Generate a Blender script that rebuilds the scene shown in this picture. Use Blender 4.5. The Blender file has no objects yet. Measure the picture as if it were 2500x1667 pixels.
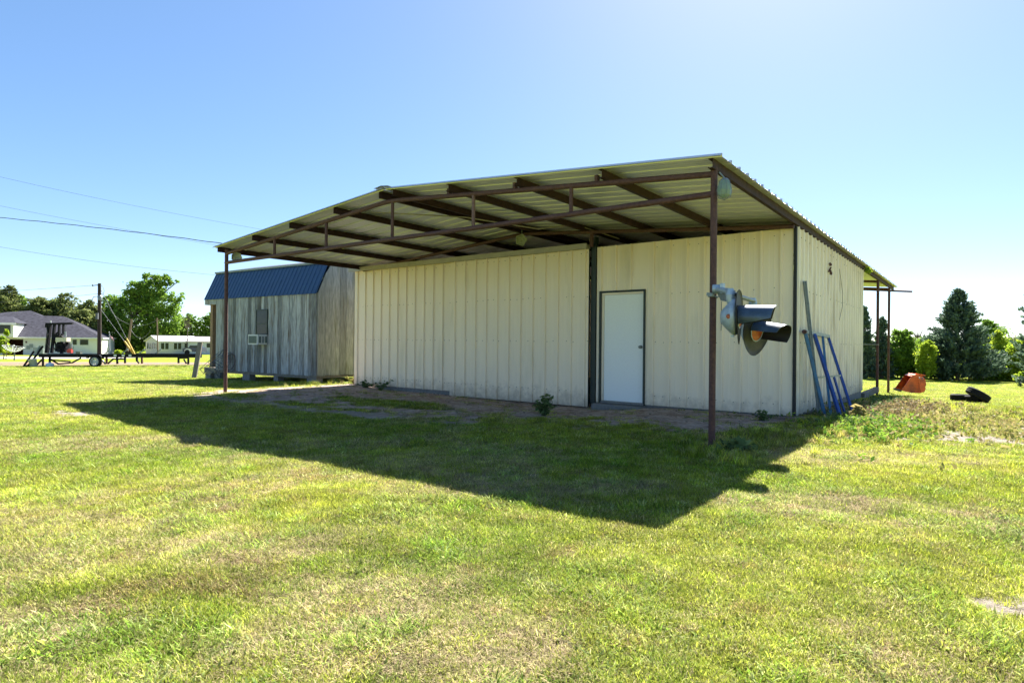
import bpy, math, random
import numpy as np
from mathutils import Vector, Matrix
random.seed(7); RNG = np.random.default_rng(7)
R = math.radians
C = bpy.context.scene.collection
SC = bpy.context.scene

# ------------------------------------------------------------------ camera, light
FPX = 1483.88; YAW = .6528; PITCH = .0006; ROLL = .0094; CH = 1.10
PX, PY = 2.1368, 6.474
cam = bpy.data.cameras.new('camera'); co = bpy.data.objects.new('camera', cam); C.objects.link(co)
cam.sensor_width = 36; cam.lens = FPX/2500*36; cam.clip_end = 3000; cam.clip_start = .05
co.matrix_world = Matrix.Translation((0, 0, CH)) @ Matrix.Rotation(R(90)+PITCH, 4, 'X') @ Matrix.Rotation(ROLL, 4, 'Z')
SC.camera = co
SUN = Vector((1.227, 2.662, 3.05)).normalized()
sun = bpy.data.lights.new('sun', 'SUN'); so = bpy.data.objects.new('sun', sun); C.objects.link(so)
sun.energy = 4.6; sun.angle = R(.55); sun.color = (1, .955, .88)
so.rotation_euler = SUN.to_track_quat('Z', 'Y').to_euler()
w = bpy.data.worlds.new('World'); SC.world = w; w.use_nodes = True
nt = w.node_tree; bg = nt.nodes['Background']
sky = nt.nodes.new('ShaderNodeTexSky'); sky.sky_type = 'NISHITA'; sky.sun_disc = False
sky.sun_elevation = math.asin(SUN.z); sky.sun_rotation = math.atan2(SUN.x, SUN.y)
sky.air_density = .62; sky.dust_density = .3; sky.ozone_density = 3.2; sky.altitude = 0
wb=nt.nodes.new('ShaderNodeVectorMath'); wb.operation='MULTIPLY'; wb.inputs[1].default_value=(.92,.88,.86)   # white balance and tone of the photograph's sky
gm=nt.nodes.new('ShaderNodeGamma'); gm.inputs[1].default_value=.7; hs=nt.nodes.new('ShaderNodeHueSaturation'); hs.inputs['Saturation'].default_value=1.3
nt.links.new(sky.outputs[0],gm.inputs[0]); nt.links.new(gm.outputs[0],hs.inputs['Color']); nt.links.new(hs.outputs[0], wb.inputs[0]); nt.links.new(wb.outputs[0], bg.inputs[0]); bg.inputs[1].default_value = .100
SC.view_settings.view_transform = 'Standard'; SC.view_settings.look = 'None'
SC.view_settings.gamma = 1; SC.view_settings.exposure = 2.15

# ------------------------------------------------------------------ helpers
def ray(x, y):                      # photograph pixel (2500 wide) -> direction with unit depth
    u, v = x-1250, y-833.5; c, s = math.cos(ROLL), math.sin(ROLL)
    u, v = u*c+v*s, -u*s+v*c
    Z = -v/FPX
    return Vector((u/FPX, 1, Z))
def at(x, y, d):                    # world point seen at pixel, at depth d
    q = ray(x, y)*d; return Vector((q.x, q.y, q.z+CH))
AX = Vector((-math.cos(YAW), math.sin(YAW), 0)); BX = Vector((math.sin(YAW), math.cos(YAW), 0))
P0 = Vector((PX, PY, 0))
def AB(a, b, z=0): return P0 + AX*a + BX*b + Vector((0, 0, z))

class MB:
    xf=None
    def __init__(s): s.v=[]; s.f=[]; s.m=[]; s.t=[]; s.s=[]
    def add(s, vs, fs, mat=0, tint=.5, smooth=False):
        o=len(s.v); s.v += [tuple(v) for v in vs]; s.t += [tint]*len(vs)
        for f in fs: s.f.append(tuple(i+o for i in f)); s.m.append(mat); s.s.append(smooth)
        return s
    def box(s, c, size, Rm=None, **k):
        c=Vector(c); hx,hy,hz=[q/2 for q in size]; Rm=Rm or Matrix.Identity(3)
        vs=[c+Rm@Vector((x*hx,y*hy,z*hz)) for x,y,z in [(-1,-1,-1),(1,-1,-1),(1,1,-1),(-1,1,-1),(-1,-1,1),(1,-1,1),(1,1,1),(-1,1,1)]]
        return s.add(vs,[(0,3,2,1),(4,5,6,7),(0,1,5,4),(1,2,6,5),(2,3,7,6),(3,0,4,7)],**k)
    def bx(s, x0,x1,y0,y1,z0,z1, **k):
        return s.box(((x0+x1)/2,(y0+y1)/2,(z0+z1)/2),(abs(x1-x0),abs(y1-y0),abs(z1-z0)),**k)
    def beam(s, p, q, w, h, up=(0,0,1), **k):
        p=Vector(p);q=Vector(q); z=(q-p); L=z.length; z=z/L; up=Vector(up)
        if abs(z.dot(up))>.98: up=Vector((0,1,0)) if abs(z.y)<.9 else Vector((1,0,0))
        x=up.cross(z).normalized(); y=z.cross(x)
        Rm=Matrix((x,y,z)).transposed()
        return s.box((p+q)/2,(w,h,L),Rm,**k)
    def tube(s, pts, r, n=8, caps=True, smooth=True, **k):
        pts=[Vector(p) for p in pts]; rs=r if isinstance(r,(list,tuple)) else [r]*len(pts)
        vs=[]; prev=None
        for i,p in enumerate(pts):
            d=(pts[min(i+1,len(pts)-1)]-pts[max(i-1,0)]).normalized()
            if prev is None:
                a=Vector((0,0,1)) if abs(d.z)<.9 else Vector((1,0,0)); x=d.cross(a).normalized()
            else: x=(prev-d*prev.dot(d)).normalized()
            prev=x; y=d.cross(x)
            for j in range(n):
                t=2*math.pi*j/n; vs.append(p+(x*math.cos(t)+y*math.sin(t))*rs[i])
        fs=[(i*n+j,i*n+(j+1)%n,(i+1)*n+(j+1)%n,(i+1)*n+j) for i in range(len(pts)-1) for j in range(n)]
        s.add(vs,fs,smooth=smooth,**k)
        if caps:
            s.add(vs[:n],[tuple(range(n))[::-1]],**k); s.add(vs[-n:],[tuple(range(n))],**k)
        return s
    def ring(s, c, Rm, rad, r, n=24, m=6, **k):
        c=Vector(c); vs=[]
        for i in range(n):
            t=2*math.pi*i/n; d=Rm@Vector((math.cos(t),math.sin(t),0)); z=Rm@Vector((0,0,1))
            for j in range(m):
                q=2*math.pi*j/m; vs.append(c+d*(rad+r*math.cos(q))+z*r*math.sin(q))
        fs=[(i*m+j,((i+1)%n)*m+j,((i+1)%n)*m+(j+1)%m,i*m+(j+1)%m) for i in range(n) for j in range(m)]
        return s.add(vs,fs,smooth=True,**k)
    def lathe(s, prof, n, c=(0,0,0), Rm=None, a0=0, a1=360, smooth=True, **k):
        c=Vector(c); Rm=Rm or Matrix.Identity(3); full=(a1-a0)>=360
        m=n if full else n+1; vs=[]
        for (r,z) in prof:
            for j in range(m):
                t=R(a0+(a1-a0)*j/n); vs.append(c+Rm@Vector((r*math.cos(t),r*math.sin(t),z)))
        fs=[]
        for i in range(len(prof)-1):
            for j in range(n):
                j2=(j+1)%m
                fs.append((i*m+j,i*m+j2,(i+1)*m+j2,(i+1)*m+j))
        return s.add(vs,fs,smooth=smooth,**k)
    def prism(s, poly, N, **k):       # poly: list of Vector (planar), extruded by vector N
        n=len(poly); N=Vector(N); vs=[Vector(p) for p in poly]+[Vector(p)+N for p in poly]
        fs=[tuple(range(n))[::-1],tuple(range(n,2*n))]+[(i,(i+1)%n,n+(i+1)%n,n+i) for i in range(n)]
        return s.add(vs,fs,**k)
    def sheet(s, O, U, L, V, N, v0, v1, sp=.305, h=.036, wb=.042, wt=.020, minor=True, ph=.12, th=None, **k):
        # ribbed metal sheet: profile repeats along U, ribs run along V
        O=Vector(O);U=Vector(U).normalized();V=Vector(V).normalized();N=Vector(N).normalized()
        pr=[(0,0)]; x=ph
        while x<L-wb/2-.002:
            if minor:
                for q in (-.19*1.0,-.105):
                    c=x+q*sp/.305
                    if c-.012>pr[-1][0]: pr += [(c-.010,0),(c-.004,.0035),(c+.004,.0035),(c+.010,0)]
            if x-wb/2>pr[-1][0]: pr.append((x-wb/2,0))
            pr += [(x-wt/2,h),(x+wt/2,h),(x+wb/2,0)]; x+=sp
        pr.append((L,0))
        g0=v0 if callable(v0) else (lambda u:v0); g1=v1 if callable(v1) else (lambda u:v1)
        vs=[];
        for (u,d) in pr: vs += [O+U*u+V*g0(u)+N*d, O+U*u+V*g1(u)+N*d]
        fs=[(2*i,2*i+2,2*i+3,2*i+1) for i in range(len(pr)-1)]
        return s.add(vs,fs,**k)
    def build(s, name, mats, parent=None):
        if not isinstance(mats,(list,tuple)): mats=[mats]
        inv=wm(parent).inverted() if parent else Matrix.Identity(4)
        me=bpy.data.meshes.new(name)
        xf=MB.xf
        me.from_pydata([inv@(xf@Vector(v) if xf else Vector(v)) for v in s.v],[],s.f)
        for m in mats: me.materials.append(m)
        me.polygons.foreach_set('material_index',s.m); me.polygons.foreach_set('use_smooth',s.s)
        a=me.attributes.new('tint','FLOAT','POINT'); a.data.foreach_set('value',s.t)
        me.update()
        o=bpy.data.objects.new(name,me); C.objects.link(o)
        if parent: o.parent=parent
        return o
def wm(o):
    m=o.matrix_basis.copy()
    while o.parent: o=o.parent; m=o.matrix_basis@m
    return m
def tag(o, label=None, cat=None, group=None, kind=None):
    if label: o['label']=label
    if cat: o['category']=cat
    if group: o['group']=group
    if kind: o['kind']=kind
    return o
def thing(name, label, cat, loc=(0,0,0), rz=0, group=None):
    o=bpy.data.objects.new(name,None); C.objects.link(o); o.location=loc; o.rotation_euler=(0,0,rz)
    o.matrix_basis=Matrix.Translation(loc)@Matrix.Rotation(rz,4,'Z'); o.empty_display_size=.2
    return tag(o,label,cat,group)
def copy_tree(o, parent=None):
    c=o.copy(); C.objects.link(c); c.parent=parent
    for ch in [q for q in bpy.data.objects if q.parent==o]: copy_tree(ch,c)
    return c
def ori(n, up=(0,0,1)):
    n=Vector(n).normalized(); up=Vector(up); x=up.cross(n).normalized(); y=n.cross(x)
    return Matrix((x,y,n)).transposed()

# ------------------------------------------------------------------ materials
def mat(name, col, rough=.6, metal=0, var=.25, scale=8, col2=None, stretch=(1,1,1), bump=0, bscale=None, tint=0, trans=0, spec=.5, dirt=None, dscale=1.5, dth=.55, splash=None):
    m=bpy.data.materials.new(name); m.use_nodes=True; n=m.node_tree; N=n.nodes; Lk=n.links
    P=N['Principled BSDF']; P.inputs['Roughness'].default_value=rough; P.inputs['Metallic'].default_value=metal
    P.inputs['Specular IOR Level'].default_value=spec
    tc=N.new('ShaderNodeTexCoord'); mp=N.new('ShaderNodeMapping'); mp.inputs['Scale'].default_value=stretch
    Lk.new(tc.outputs['Object'],mp.inputs[0])
    nz=N.new('ShaderNodeTexNoise'); nz.inputs['Scale'].default_value=scale; nz.inputs['Detail'].default_value=6; nz.inputs['Roughness'].default_value=.65
    Lk.new(mp.outputs[0],nz.inputs['Vector'])
    rp=N.new('ShaderNodeValToRGB'); rp.color_ramp.elements[0].position=.3; rp.color_ramp.elements[1].position=.7
    c2=col2 or tuple(c*(1+var) for c in col); c1=col if col2 else tuple(c*(1-var) for c in col)
    rp.color_ramp.elements[0].color=(*c1,1); rp.color_ramp.elements[1].color=(*c2,1)
    Lk.new(nz.outputs['Fac'],rp.inputs[0]); out=rp.outputs[0]
    if dirt:
        n2=N.new('ShaderNodeTexNoise'); n2.inputs['Scale'].default_value=dscale; n2.inputs['Detail'].default_value=5
        Lk.new(mp.outputs[0],n2.inputs['Vector'])
        r2=N.new('ShaderNodeValToRGB'); r2.color_ramp.elements[0].position=dth; r2.color_ramp.elements[1].position=dth+.2
        Lk.new(n2.outputs['Fac'],r2.inputs[0])
        mx=N.new('ShaderNodeMix'); mx.data_type='RGBA'; mx.inputs[7].default_value=(*dirt,1)
        Lk.new(r2.outputs[0],mx.inputs[0]); Lk.new(out,mx.inputs[6]); out=mx.outputs[2]
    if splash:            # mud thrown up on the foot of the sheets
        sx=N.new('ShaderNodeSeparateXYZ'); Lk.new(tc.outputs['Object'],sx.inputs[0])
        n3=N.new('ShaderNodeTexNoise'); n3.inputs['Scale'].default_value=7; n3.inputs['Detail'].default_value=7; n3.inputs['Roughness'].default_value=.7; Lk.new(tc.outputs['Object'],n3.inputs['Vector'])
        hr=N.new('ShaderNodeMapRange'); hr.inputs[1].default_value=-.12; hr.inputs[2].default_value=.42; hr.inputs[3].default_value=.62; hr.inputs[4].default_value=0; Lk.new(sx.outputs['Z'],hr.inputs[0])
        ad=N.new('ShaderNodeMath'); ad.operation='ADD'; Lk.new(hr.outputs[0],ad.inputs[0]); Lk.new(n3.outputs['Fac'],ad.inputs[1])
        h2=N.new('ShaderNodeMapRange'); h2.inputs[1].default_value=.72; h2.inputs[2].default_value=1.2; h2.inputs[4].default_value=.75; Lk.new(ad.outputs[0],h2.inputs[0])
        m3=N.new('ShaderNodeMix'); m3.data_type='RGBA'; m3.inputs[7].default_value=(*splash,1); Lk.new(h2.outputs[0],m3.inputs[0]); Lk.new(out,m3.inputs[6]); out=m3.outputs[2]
        # warm bounced light painted into the colour, stronger towards the upper edge
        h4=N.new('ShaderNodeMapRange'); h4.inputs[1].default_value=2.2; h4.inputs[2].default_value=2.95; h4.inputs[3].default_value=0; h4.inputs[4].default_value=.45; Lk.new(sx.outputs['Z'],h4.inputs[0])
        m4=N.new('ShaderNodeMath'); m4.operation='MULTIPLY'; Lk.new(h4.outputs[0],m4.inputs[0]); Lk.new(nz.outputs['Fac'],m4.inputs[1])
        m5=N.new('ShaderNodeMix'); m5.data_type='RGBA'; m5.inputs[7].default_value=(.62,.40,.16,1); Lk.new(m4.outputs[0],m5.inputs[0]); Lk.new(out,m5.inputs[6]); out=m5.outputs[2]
    if tint:
        a=N.new('ShaderNodeAttribute'); a.attribute_name='tint'
        mr=N.new('ShaderNodeMapRange'); mr.inputs[3].default_value=1-tint; mr.inputs[4].default_value=1+tint
        Lk.new(a.outputs['Fac'],mr.inputs[0])
        vm=N.new('ShaderNodeVectorMath'); vm.operation='SCALE'
        Lk.new(out,vm.inputs[0]); Lk.new(mr.outputs[0],vm.inputs['Scale']); out=vm.outputs[0]
    Lk.new(out,P.inputs['Base Color'])
    if bump:
        bp=N.new('ShaderNodeBump'); bp.inputs['Strength'].default_value=bump; bp.inputs['Distance'].default_value=.02
        nb=nz
        if bscale:
            nb=N.new('ShaderNodeTexNoise'); nb.inputs['Scale'].default_value=bscale; nb.inputs['Detail'].default_value=4; Lk.new(mp.outputs[0],nb.inputs['Vector'])
        Lk.new(nb.outputs['Fac'],bp.inputs['Height']); Lk.new(bp.outputs[0],P.inputs['Normal'])
    if trans:
        T=N.new('ShaderNodeBsdfTranslucent'); Lk.new(out,T.inputs[0]); ms=N.new('ShaderNodeMixShader'); ms.inputs[0].default_value=trans
        Lk.new(P.outputs[0],ms.inputs[1]); Lk.new(T.outputs[0],ms.inputs[2]); Lk.new(ms.outputs[0],N['Material Output'].inputs[0])
    return m
M={}
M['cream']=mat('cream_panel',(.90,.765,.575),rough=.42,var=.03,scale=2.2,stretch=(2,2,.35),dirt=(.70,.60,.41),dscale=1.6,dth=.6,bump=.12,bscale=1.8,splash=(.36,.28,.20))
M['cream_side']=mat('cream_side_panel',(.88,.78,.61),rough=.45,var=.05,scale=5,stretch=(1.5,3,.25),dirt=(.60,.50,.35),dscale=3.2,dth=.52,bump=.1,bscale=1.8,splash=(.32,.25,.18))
M['roofpan']=mat('galvanised_roof',(.64,.65,.70),rough=.32,metal=.5,var=.08,scale=1.5,bump=.02)
M['rust']=mat('rusty_pipe',(.055,.022,.020),rough=.75,var=.5,scale=26,col2=(.12,.055,.045),bump=.35,bscale=60)
M['rustlight']=mat('sun_faded_pipe',(.11,.055,.05),rough=.75,scale=26,col2=(.22,.13,.11),bump=.35,bscale=60)
M['purlin']=mat('red_oxide_purlin',(.026,.013,.013),rough=.75,scale=9,col2=(.062,.030,.028),spec=.25)
M['trackm']=mat('door_track_metal',(.35,.31,.24),rough=.5,var=.15,scale=5)
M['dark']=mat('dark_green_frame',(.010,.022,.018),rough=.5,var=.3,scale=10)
M['door']=mat('white_door',(.86,.88,.85),rough=.45,var=.03,scale=30,bump=.06,bscale=45)
M['screw']=mat('screw_head',(.10,.09,.07),rough=.6,var=.2)
M['conc']=mat('concrete',(.20,.19,.175),rough=.9,var=.25,scale=14,bump=.3)
M['blue']=mat('blue_metal_roof',(.026,.066,.145),rough=.42,var=.12,scale=6,metal=.1)
M['blueframe']=mat('blue_painted_steel',(.012,.055,.26),rough=.4,var=.3,scale=14,dirt=(.10,.07,.05),dscale=22,dth=.66)
M['teal']=mat('faded_blue_steel',(.03,.13,.26),rough=.55,var=.3,scale=14,dirt=(.10,.12,.11),dscale=18,dth=.58)
M['galv']=mat('grey_steel',(.22,.25,.25),rough=.5,metal=.3,var=.25,scale=18)
M['alu']=mat('weathered_aluminium',(.42,.49,.54),rough=.5,metal=.35,var=.2,scale=20,bump=.1)
M['hood']=mat('worn_dark_hood',(.055,.085,.13),rough=.34,metal=.25,var=.35,scale=10,dirt=(.16,.15,.13),dscale=9,dth=.62)
M['disc']=mat('faded_black_disc',(.026,.025,.015),rough=.55,var=.3,scale=9,spec=.3,dirt=(.07,.055,.035),dscale=7,dth=.55)
M['black']=mat('inside_black',(.012,.012,.013),rough=.6,var=.2)
M['lens']=mat('red_orange_lens',(.42,.10,.04),rough=.25,var=.25,scale=30)
M['wood']=mat('weathered_board',(.125,.13,.13),rough=.9,col2=(.40,.41,.41),scale=7,stretch=(5,5,.45),tint=.5,bump=.35,dirt=(.115,.085,.06),dscale=3.2,dth=.52)
M['woodg']=mat('greenish_weathered_board',(.17,.185,.17),rough=.9,col2=(.42,.43,.385),scale=7,stretch=(5,5,.45),tint=.35,bump=.35,dirt=(.14,.14,.07),dscale=2.2,dth=.56)
M['timber']=mat('brown_timber',(.20,.12,.065),rough=.8,col2=(.33,.21,.12),scale=9,stretch=(3,3,.5),bump=.2)
M['oldwood']=mat('grey_plank',(.12,.11,.095),rough=.9,col2=(.25,.22,.18),scale=9,stretch=(3,3,.5),bump=.2)
M['whitep']=mat('white_plastic',(.62,.63,.60),rough=.5,var=.08)
M['grille']=mat('grey_grille',(.11,.14,.12),rough=.7,var=.2,scale=60)
M['glass']=mat('window_glass',(.02,.028,.022),rough=.06,var=.2,spec=.25)
M['orange']=mat('orange_bucket_paint',(.80,.13,.015),rough=.45,var=.22,scale=7,dirt=(.30,.035,.012),dscale=4,dth=.5)
M['rubber']=mat('tyre_rubber',(.014,.014,.016),rough=.85,var=.35,scale=25,spec=.2)
M['blackp']=mat('black_machine_paint',(.009,.009,.012),rough=.7,var=.5,scale=9,spec=.15)
M['rustmach']=mat('rusty_machine',(.10,.03,.018),rough=.8,var=.5,scale=12)
M['tank']=mat('cream_tank',(.58,.53,.40),rough=.5,var=.08)
M['red']=mat('red_plastic',(.5,.045,.03),rough=.5,var=.1)
M['jug']=mat('pale_blue_plastic',(.45,.55,.65),rough=.5,var=.1)
M['brick']=mat('white_painted_brick',(.62,.62,.58),rough=.8,var=.05,scale=9)
M['siding']=mat('pale_siding',(.50,.48,.43),rough=.7,var=.06,scale=5)
M['shingle']=mat('grey_shingles',(.040,.040,.052),rough=.95,var=.5,scale=2.2,spec=.1)
M['wroof']=mat('white_metal_roof',(.62,.62,.64),rough=.5,var=.05)
M['groof']=mat('grey_home_roof',(.28,.26,.26),rough=.7,var=.15)
M['polew']=mat('creosote_pole',(.035,.024,.018),rough=.9,var=.4,scale=8)
M['poleb']=mat('brown_pole',(.17,.12,.08),rough=.9,var=.3,scale=8)
M['yellow']=mat('yellow_guard',(.65,.42,.05),rough=.6,var=.1)
M['wire']=mat('black_wire',(.02,.02,.022),rough=.6,var=.1)
M['wireg']=mat('grey_wire',(.10,.11,.12),rough=.6,var=.1)
M['navy']=mat('navy_car_paint',(.02,.03,.07),rough=.25,var=.1)
M['silver']=mat('silver_paint',(.5,.5,.5),rough=.3,metal=.3,var=.1)
M['lampsh']=mat('grimy_lamp_housing',(.34,.36,.25),rough=.6,var=.3,scale=14,bump=.15)
M['lglass']=mat('greenish_glass',(.35,.45,.38),rough=.15,var=.1,trans=.5)
M['bark']=mat('bark',(.10,.075,.055),rough=.9,var=.4,scale=8)
M['rock']=mat('rubble_stone',(.28,.26,.23),rough=.9,var=.3,scale=12,bump=.3)
M['flag']=mat('faded_flag_cloth',(.45,.12,.12),rough=.9,col2=(.55,.5,.5),scale=6,stretch=(1,1,9))
def leafmat(name, c1, c2, trans=.45):
    m=bpy.data.materials.new(name); m.use_nodes=True; n=m.node_tree; N=n.nodes; Lk=n.links
    P=N['Principled BSDF']; P.inputs['Roughness'].default_value=.7; P.inputs['Specular IOR Level'].default_value=.18
    a=N.new('ShaderNodeAttribute'); a.attribute_name='tint'; rp=N.new('ShaderNodeValToRGB')
    rp.color_ramp.elements[0].color=(*c1,1); rp.color_ramp.elements[1].color=(*c2,1)
    Lk.new(a.outputs['Fac'],rp.inputs[0]); Lk.new(rp.outputs[0],P.inputs['Base Color'])
    T=N.new('ShaderNodeBsdfTranslucent'); Lk.new(rp.outputs[0],T.inputs[0]); ms=N.new('ShaderNodeMixShader'); ms.inputs[0].default_value=trans
    Lk.new(P.outputs[0],ms.inputs[1]); Lk.new(T.outputs[0],ms.inputs[2]); Lk.new(ms.outputs[0],N['Material Output'].inputs[0])
    return m
M['leaf_dark']=leafmat('oak_leaves',(.05,.085,.02),(.26,.29,.09),.4)
M['leaf_mid']=leafmat('broad_leaves',(.05,.12,.018),(.26,.40,.05),.5)
M['leaf_yel']=leafmat('young_yellow_green_leaves',(.14,.26,.02),(.48,.56,.05),.55)
M['leaf_cedar']=leafmat('cedar_needles',(.035,.075,.055),(.20,.27,.17),.35)
M['weed']=leafmat('weed_leaves',(.045,.09,.025),(.20,.27,.10),.4)
M['weedy']=leafmat('dry_weed_leaves',(.17,.20,.04),(.45,.36,.15),.4)
M['weedr']=leafmat('reddish_weed_leaves',(.13,.12,.05),(.36,.26,.14),.3)

# ------------------------------------------------------------------ noise / ground functions
_h=RNG.random((256,256))
def vnoise(x,y):
    x=np.asarray(x,float); y=np.asarray(y,float)
    xi=np.floor(x).astype(int); yi=np.floor(y).astype(int); fx=x-xi; fy=y-yi
    fx=fx*fx*(3-2*fx); fy=fy*fy*(3-2*fy); g=lambda i,j:_h[i&255,j&255]
    return (g(xi,yi)*(1-fx)+g(xi+1,yi)*fx)*(1-fy)+(g(xi,yi+1)*(1-fx)+g(xi+1,yi+1)*fx)*fy
def fbm(x,y,o=4):
    s=0;a=.5
    for i in range(o): s=s+a*vnoise(x*2**i+17*i,y*2**i+31*i); a*=.5
    return s/(1-.5**o)
def ss(e0,e1,x): t=np.clip((x-e0)/(e1-e0),0,1); return t*t*(3-2*t)
def toab(x,y):
    dx=x-PX; dy=y-PY
    return dx*AX.x+dy*AX.y, dx*BX.x+dy*BX.y
def gz(x,y):
    x=np.asarray(x,float); y=np.asarray(y,float)
    r=np.hypot(x,y)
    zl=np.interp(r,[0,14,38,104,140,2000],[0,0,-.55,-1.56,-1.9,-2.2])
    zr=np.interp(r,[0,9.5,16,22,50,75,2000],[0,0,-.16,-.42,-1.50,-1.8,-2.2])
    k=ss(-.25,.25,x/np.maximum(y,1))
    z=zl*(1-k)+zr*k
    a,b=toab(x,y)
    inner=ss(1.4,3.0,b)*(1-ss(3.72,3.8,b))*ss(1.8,3.6,a)*(1-ss(9.2,10.6,a))
    z=z-.10*inner
    z=z+(fbm(x*.9,y*.9,3)-.5)*.05*(1-ss(18,40,r)) + (fbm(x*5,y*5,2)-.5)*.022*(1-ss(8,14,r))
    z=z+.05*(fbm(x*2.6+8,y*2.6,4)-.5)*ss(-.6,.6,b)*(1-ss(3.5,3.7,b))*ss(-.3,.4,a)*(1-ss(10,10.8,a))
    # low mound of weeds right of the shop
    z=z+.10*np.exp(-(((a+1.5)/.6)**2+((b-6.6)/1.3)**2))
    return z
def gzf(x,y): return float(gz(x,y))
def ell(x,y,cx,cy,rx,ry): return 1-np.sqrt(((x-cx)/rx)**2+((y-cy)/ry)**2)
def dirt_mask(x,y):
    a,b=toab(x,y); n=fbm(x*1.3,y*1.3,4)-.5; n2=fbm(x*5+9,y*5,3)-.5
    b0=np.interp(a,[-1,-.2,.4,1.4,2.4,3.4,4.3,5,6.5,8,10.5,11.2],[3.0,2.2,.9,.75,.75,.2,-.1,-.3,-.3,-.3,-.4,1.2])
    m=ss(-.35,.45,(b-b0)+n*2.2+n2*1.7)*(1-ss(3.9,4.1,b))*ss(-.6,0,a)*(1-ss(10.9,11.3,a))
    m=m*(1-.85*ss(0,.35,ell(a,b,6.0,.75,1.7,.55)+n*.8))                      # green strip inside
    s=.9*ss(-.1,.3,ell(a,b,7.9,-.72,2.9,.34)+n*1.5+n2*1.1)
    s=np.maximum(s,ss(-.1,.25,ell(a,b,5.0,-.55,.9,.35)+n*.9))
    for (cx,cy,rx,ry,w8) in [(-6.45,9.0,.75,.34,1),(5.9,8.7,1.0,.42,1),(5.45,7.15,.9,.24,1),(6.6,7.6,1.1,.45,1),(6.9,8.6,.9,.3,1),(7.0,10.3,.9,.5,.6),(2.17,2.58,.22,.15,1),(.42,1.86,.13,.08,1),(-.75,8.2,.32,.2,1),(-4.9,7.1,.4,.18,.6),(5.0,8.1,.6,.25,.6),(4.5,7.6,.4,.2,.5),(7.8,9.2,.8,.4,.8),(-.1,4.95,.5,.14,.5)]:
        s=np.maximum(s,w8*ss(-.25,.3,ell(x,y,cx,cy,rx,ry)+n*1.9+n2*1.7))
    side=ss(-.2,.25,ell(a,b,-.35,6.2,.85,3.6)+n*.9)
    return np.clip(m,0,1),np.clip(s,0,1),np.clip(side,0,1)
def dry_mask(x,y):
    n=fbm(x*.8+5,y*.8,4)+.35*(fbm(x*3.1,y*3.1,3)-.5)
    d=ss(.46,.66,n)*.55
    a,b=toab(x,y); n2=fbm(x*2.5,y*2.5+3,3)-.5
    for (cx,cy,rx,ry) in [(-.55,2.45,.7,.45),(-1.9,2.3,.5,.3),(-.1,2.2,.5,.3),(.3,4.6,.9,.3),(3.2,6.0,1.2,.5),(2.2,4.2,.9,.4),(-3.9,6.5,1.0,.3),(-1.4,3.2,.5,.25)]:
        d=np.maximum(d,.72*ss(-.3,.5,ell(x,y,cx,cy,rx,ry)+n2*1.4))
    near=1-ss(2.0,6.5,np.hypot(x,y)); d=np.clip(d+.12*near,0,1)
    return d*(1-.65*ss(10,22,np.hypot(x,y)))

# ------------------------------------------------------------------ ground sheet
def axis(fine0,fine1,st,far0,far1):
    v=list(np.arange(fine0,fine1,st)); s=st; x=v[-1]
    while x<far1: s*=1.13; x+=s; v.append(x)
    s=st; x=fine0; lo=[]
    while x>far0: s*=1.13; x-=s; lo.append(x)
    return np.array(lo[::-1]+v)
gx=axis(-9,9.5,.07,-900,900); gy=axis(1.2,16,.07,-60,1600)
X,Y=np.meshgrid(gx,gy); Z=gz(X,Y); ny,nx=X.shape
me=bpy.data.meshes.new('lawn_ground'); vs=np.stack([X.ravel(),Y.ravel(),Z.ravel()],1)
i=np.arange(ny*nx).reshape(ny,nx); q=np.stack([i[:-1,:-1],i[:-1,1:],i[1:,1:],i[1:,:-1]],-1).reshape(-1,4)
me.vertices.add(len(vs)); me.vertices.foreach_set('co',vs.ravel().astype(np.float32))
me.loops.add(q.size); me.loops.foreach_set('vertex_index',q.ravel().astype(np.int32))
me.polygons.add(len(q)); me.polygons.foreach_set('loop_start',(np.arange(len(q))*4).astype(np.int32)); me.polygons.foreach_set('loop_total',np.full(len(q),4,np.int32))
me.polygons.foreach_set('use_smooth',np.ones(len(q),bool)); me.update()
dm,sm,sd=dirt_mask(X.ravel(),Y.ravel()); dr=dry_mask(X.ravel(),Y.ravel())
for nme,arr in (('dirt',dm),('sand',sm),('dry',dr),('side',sd)):
    at_=me.attributes.new(nme,'FLOAT','POINT'); at_.data.foreach_set('value',arr.astype(np.float32))
ground=bpy.data.objects.new('ground',me); C.objects.link(ground); tag(ground,kind='structure')
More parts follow.
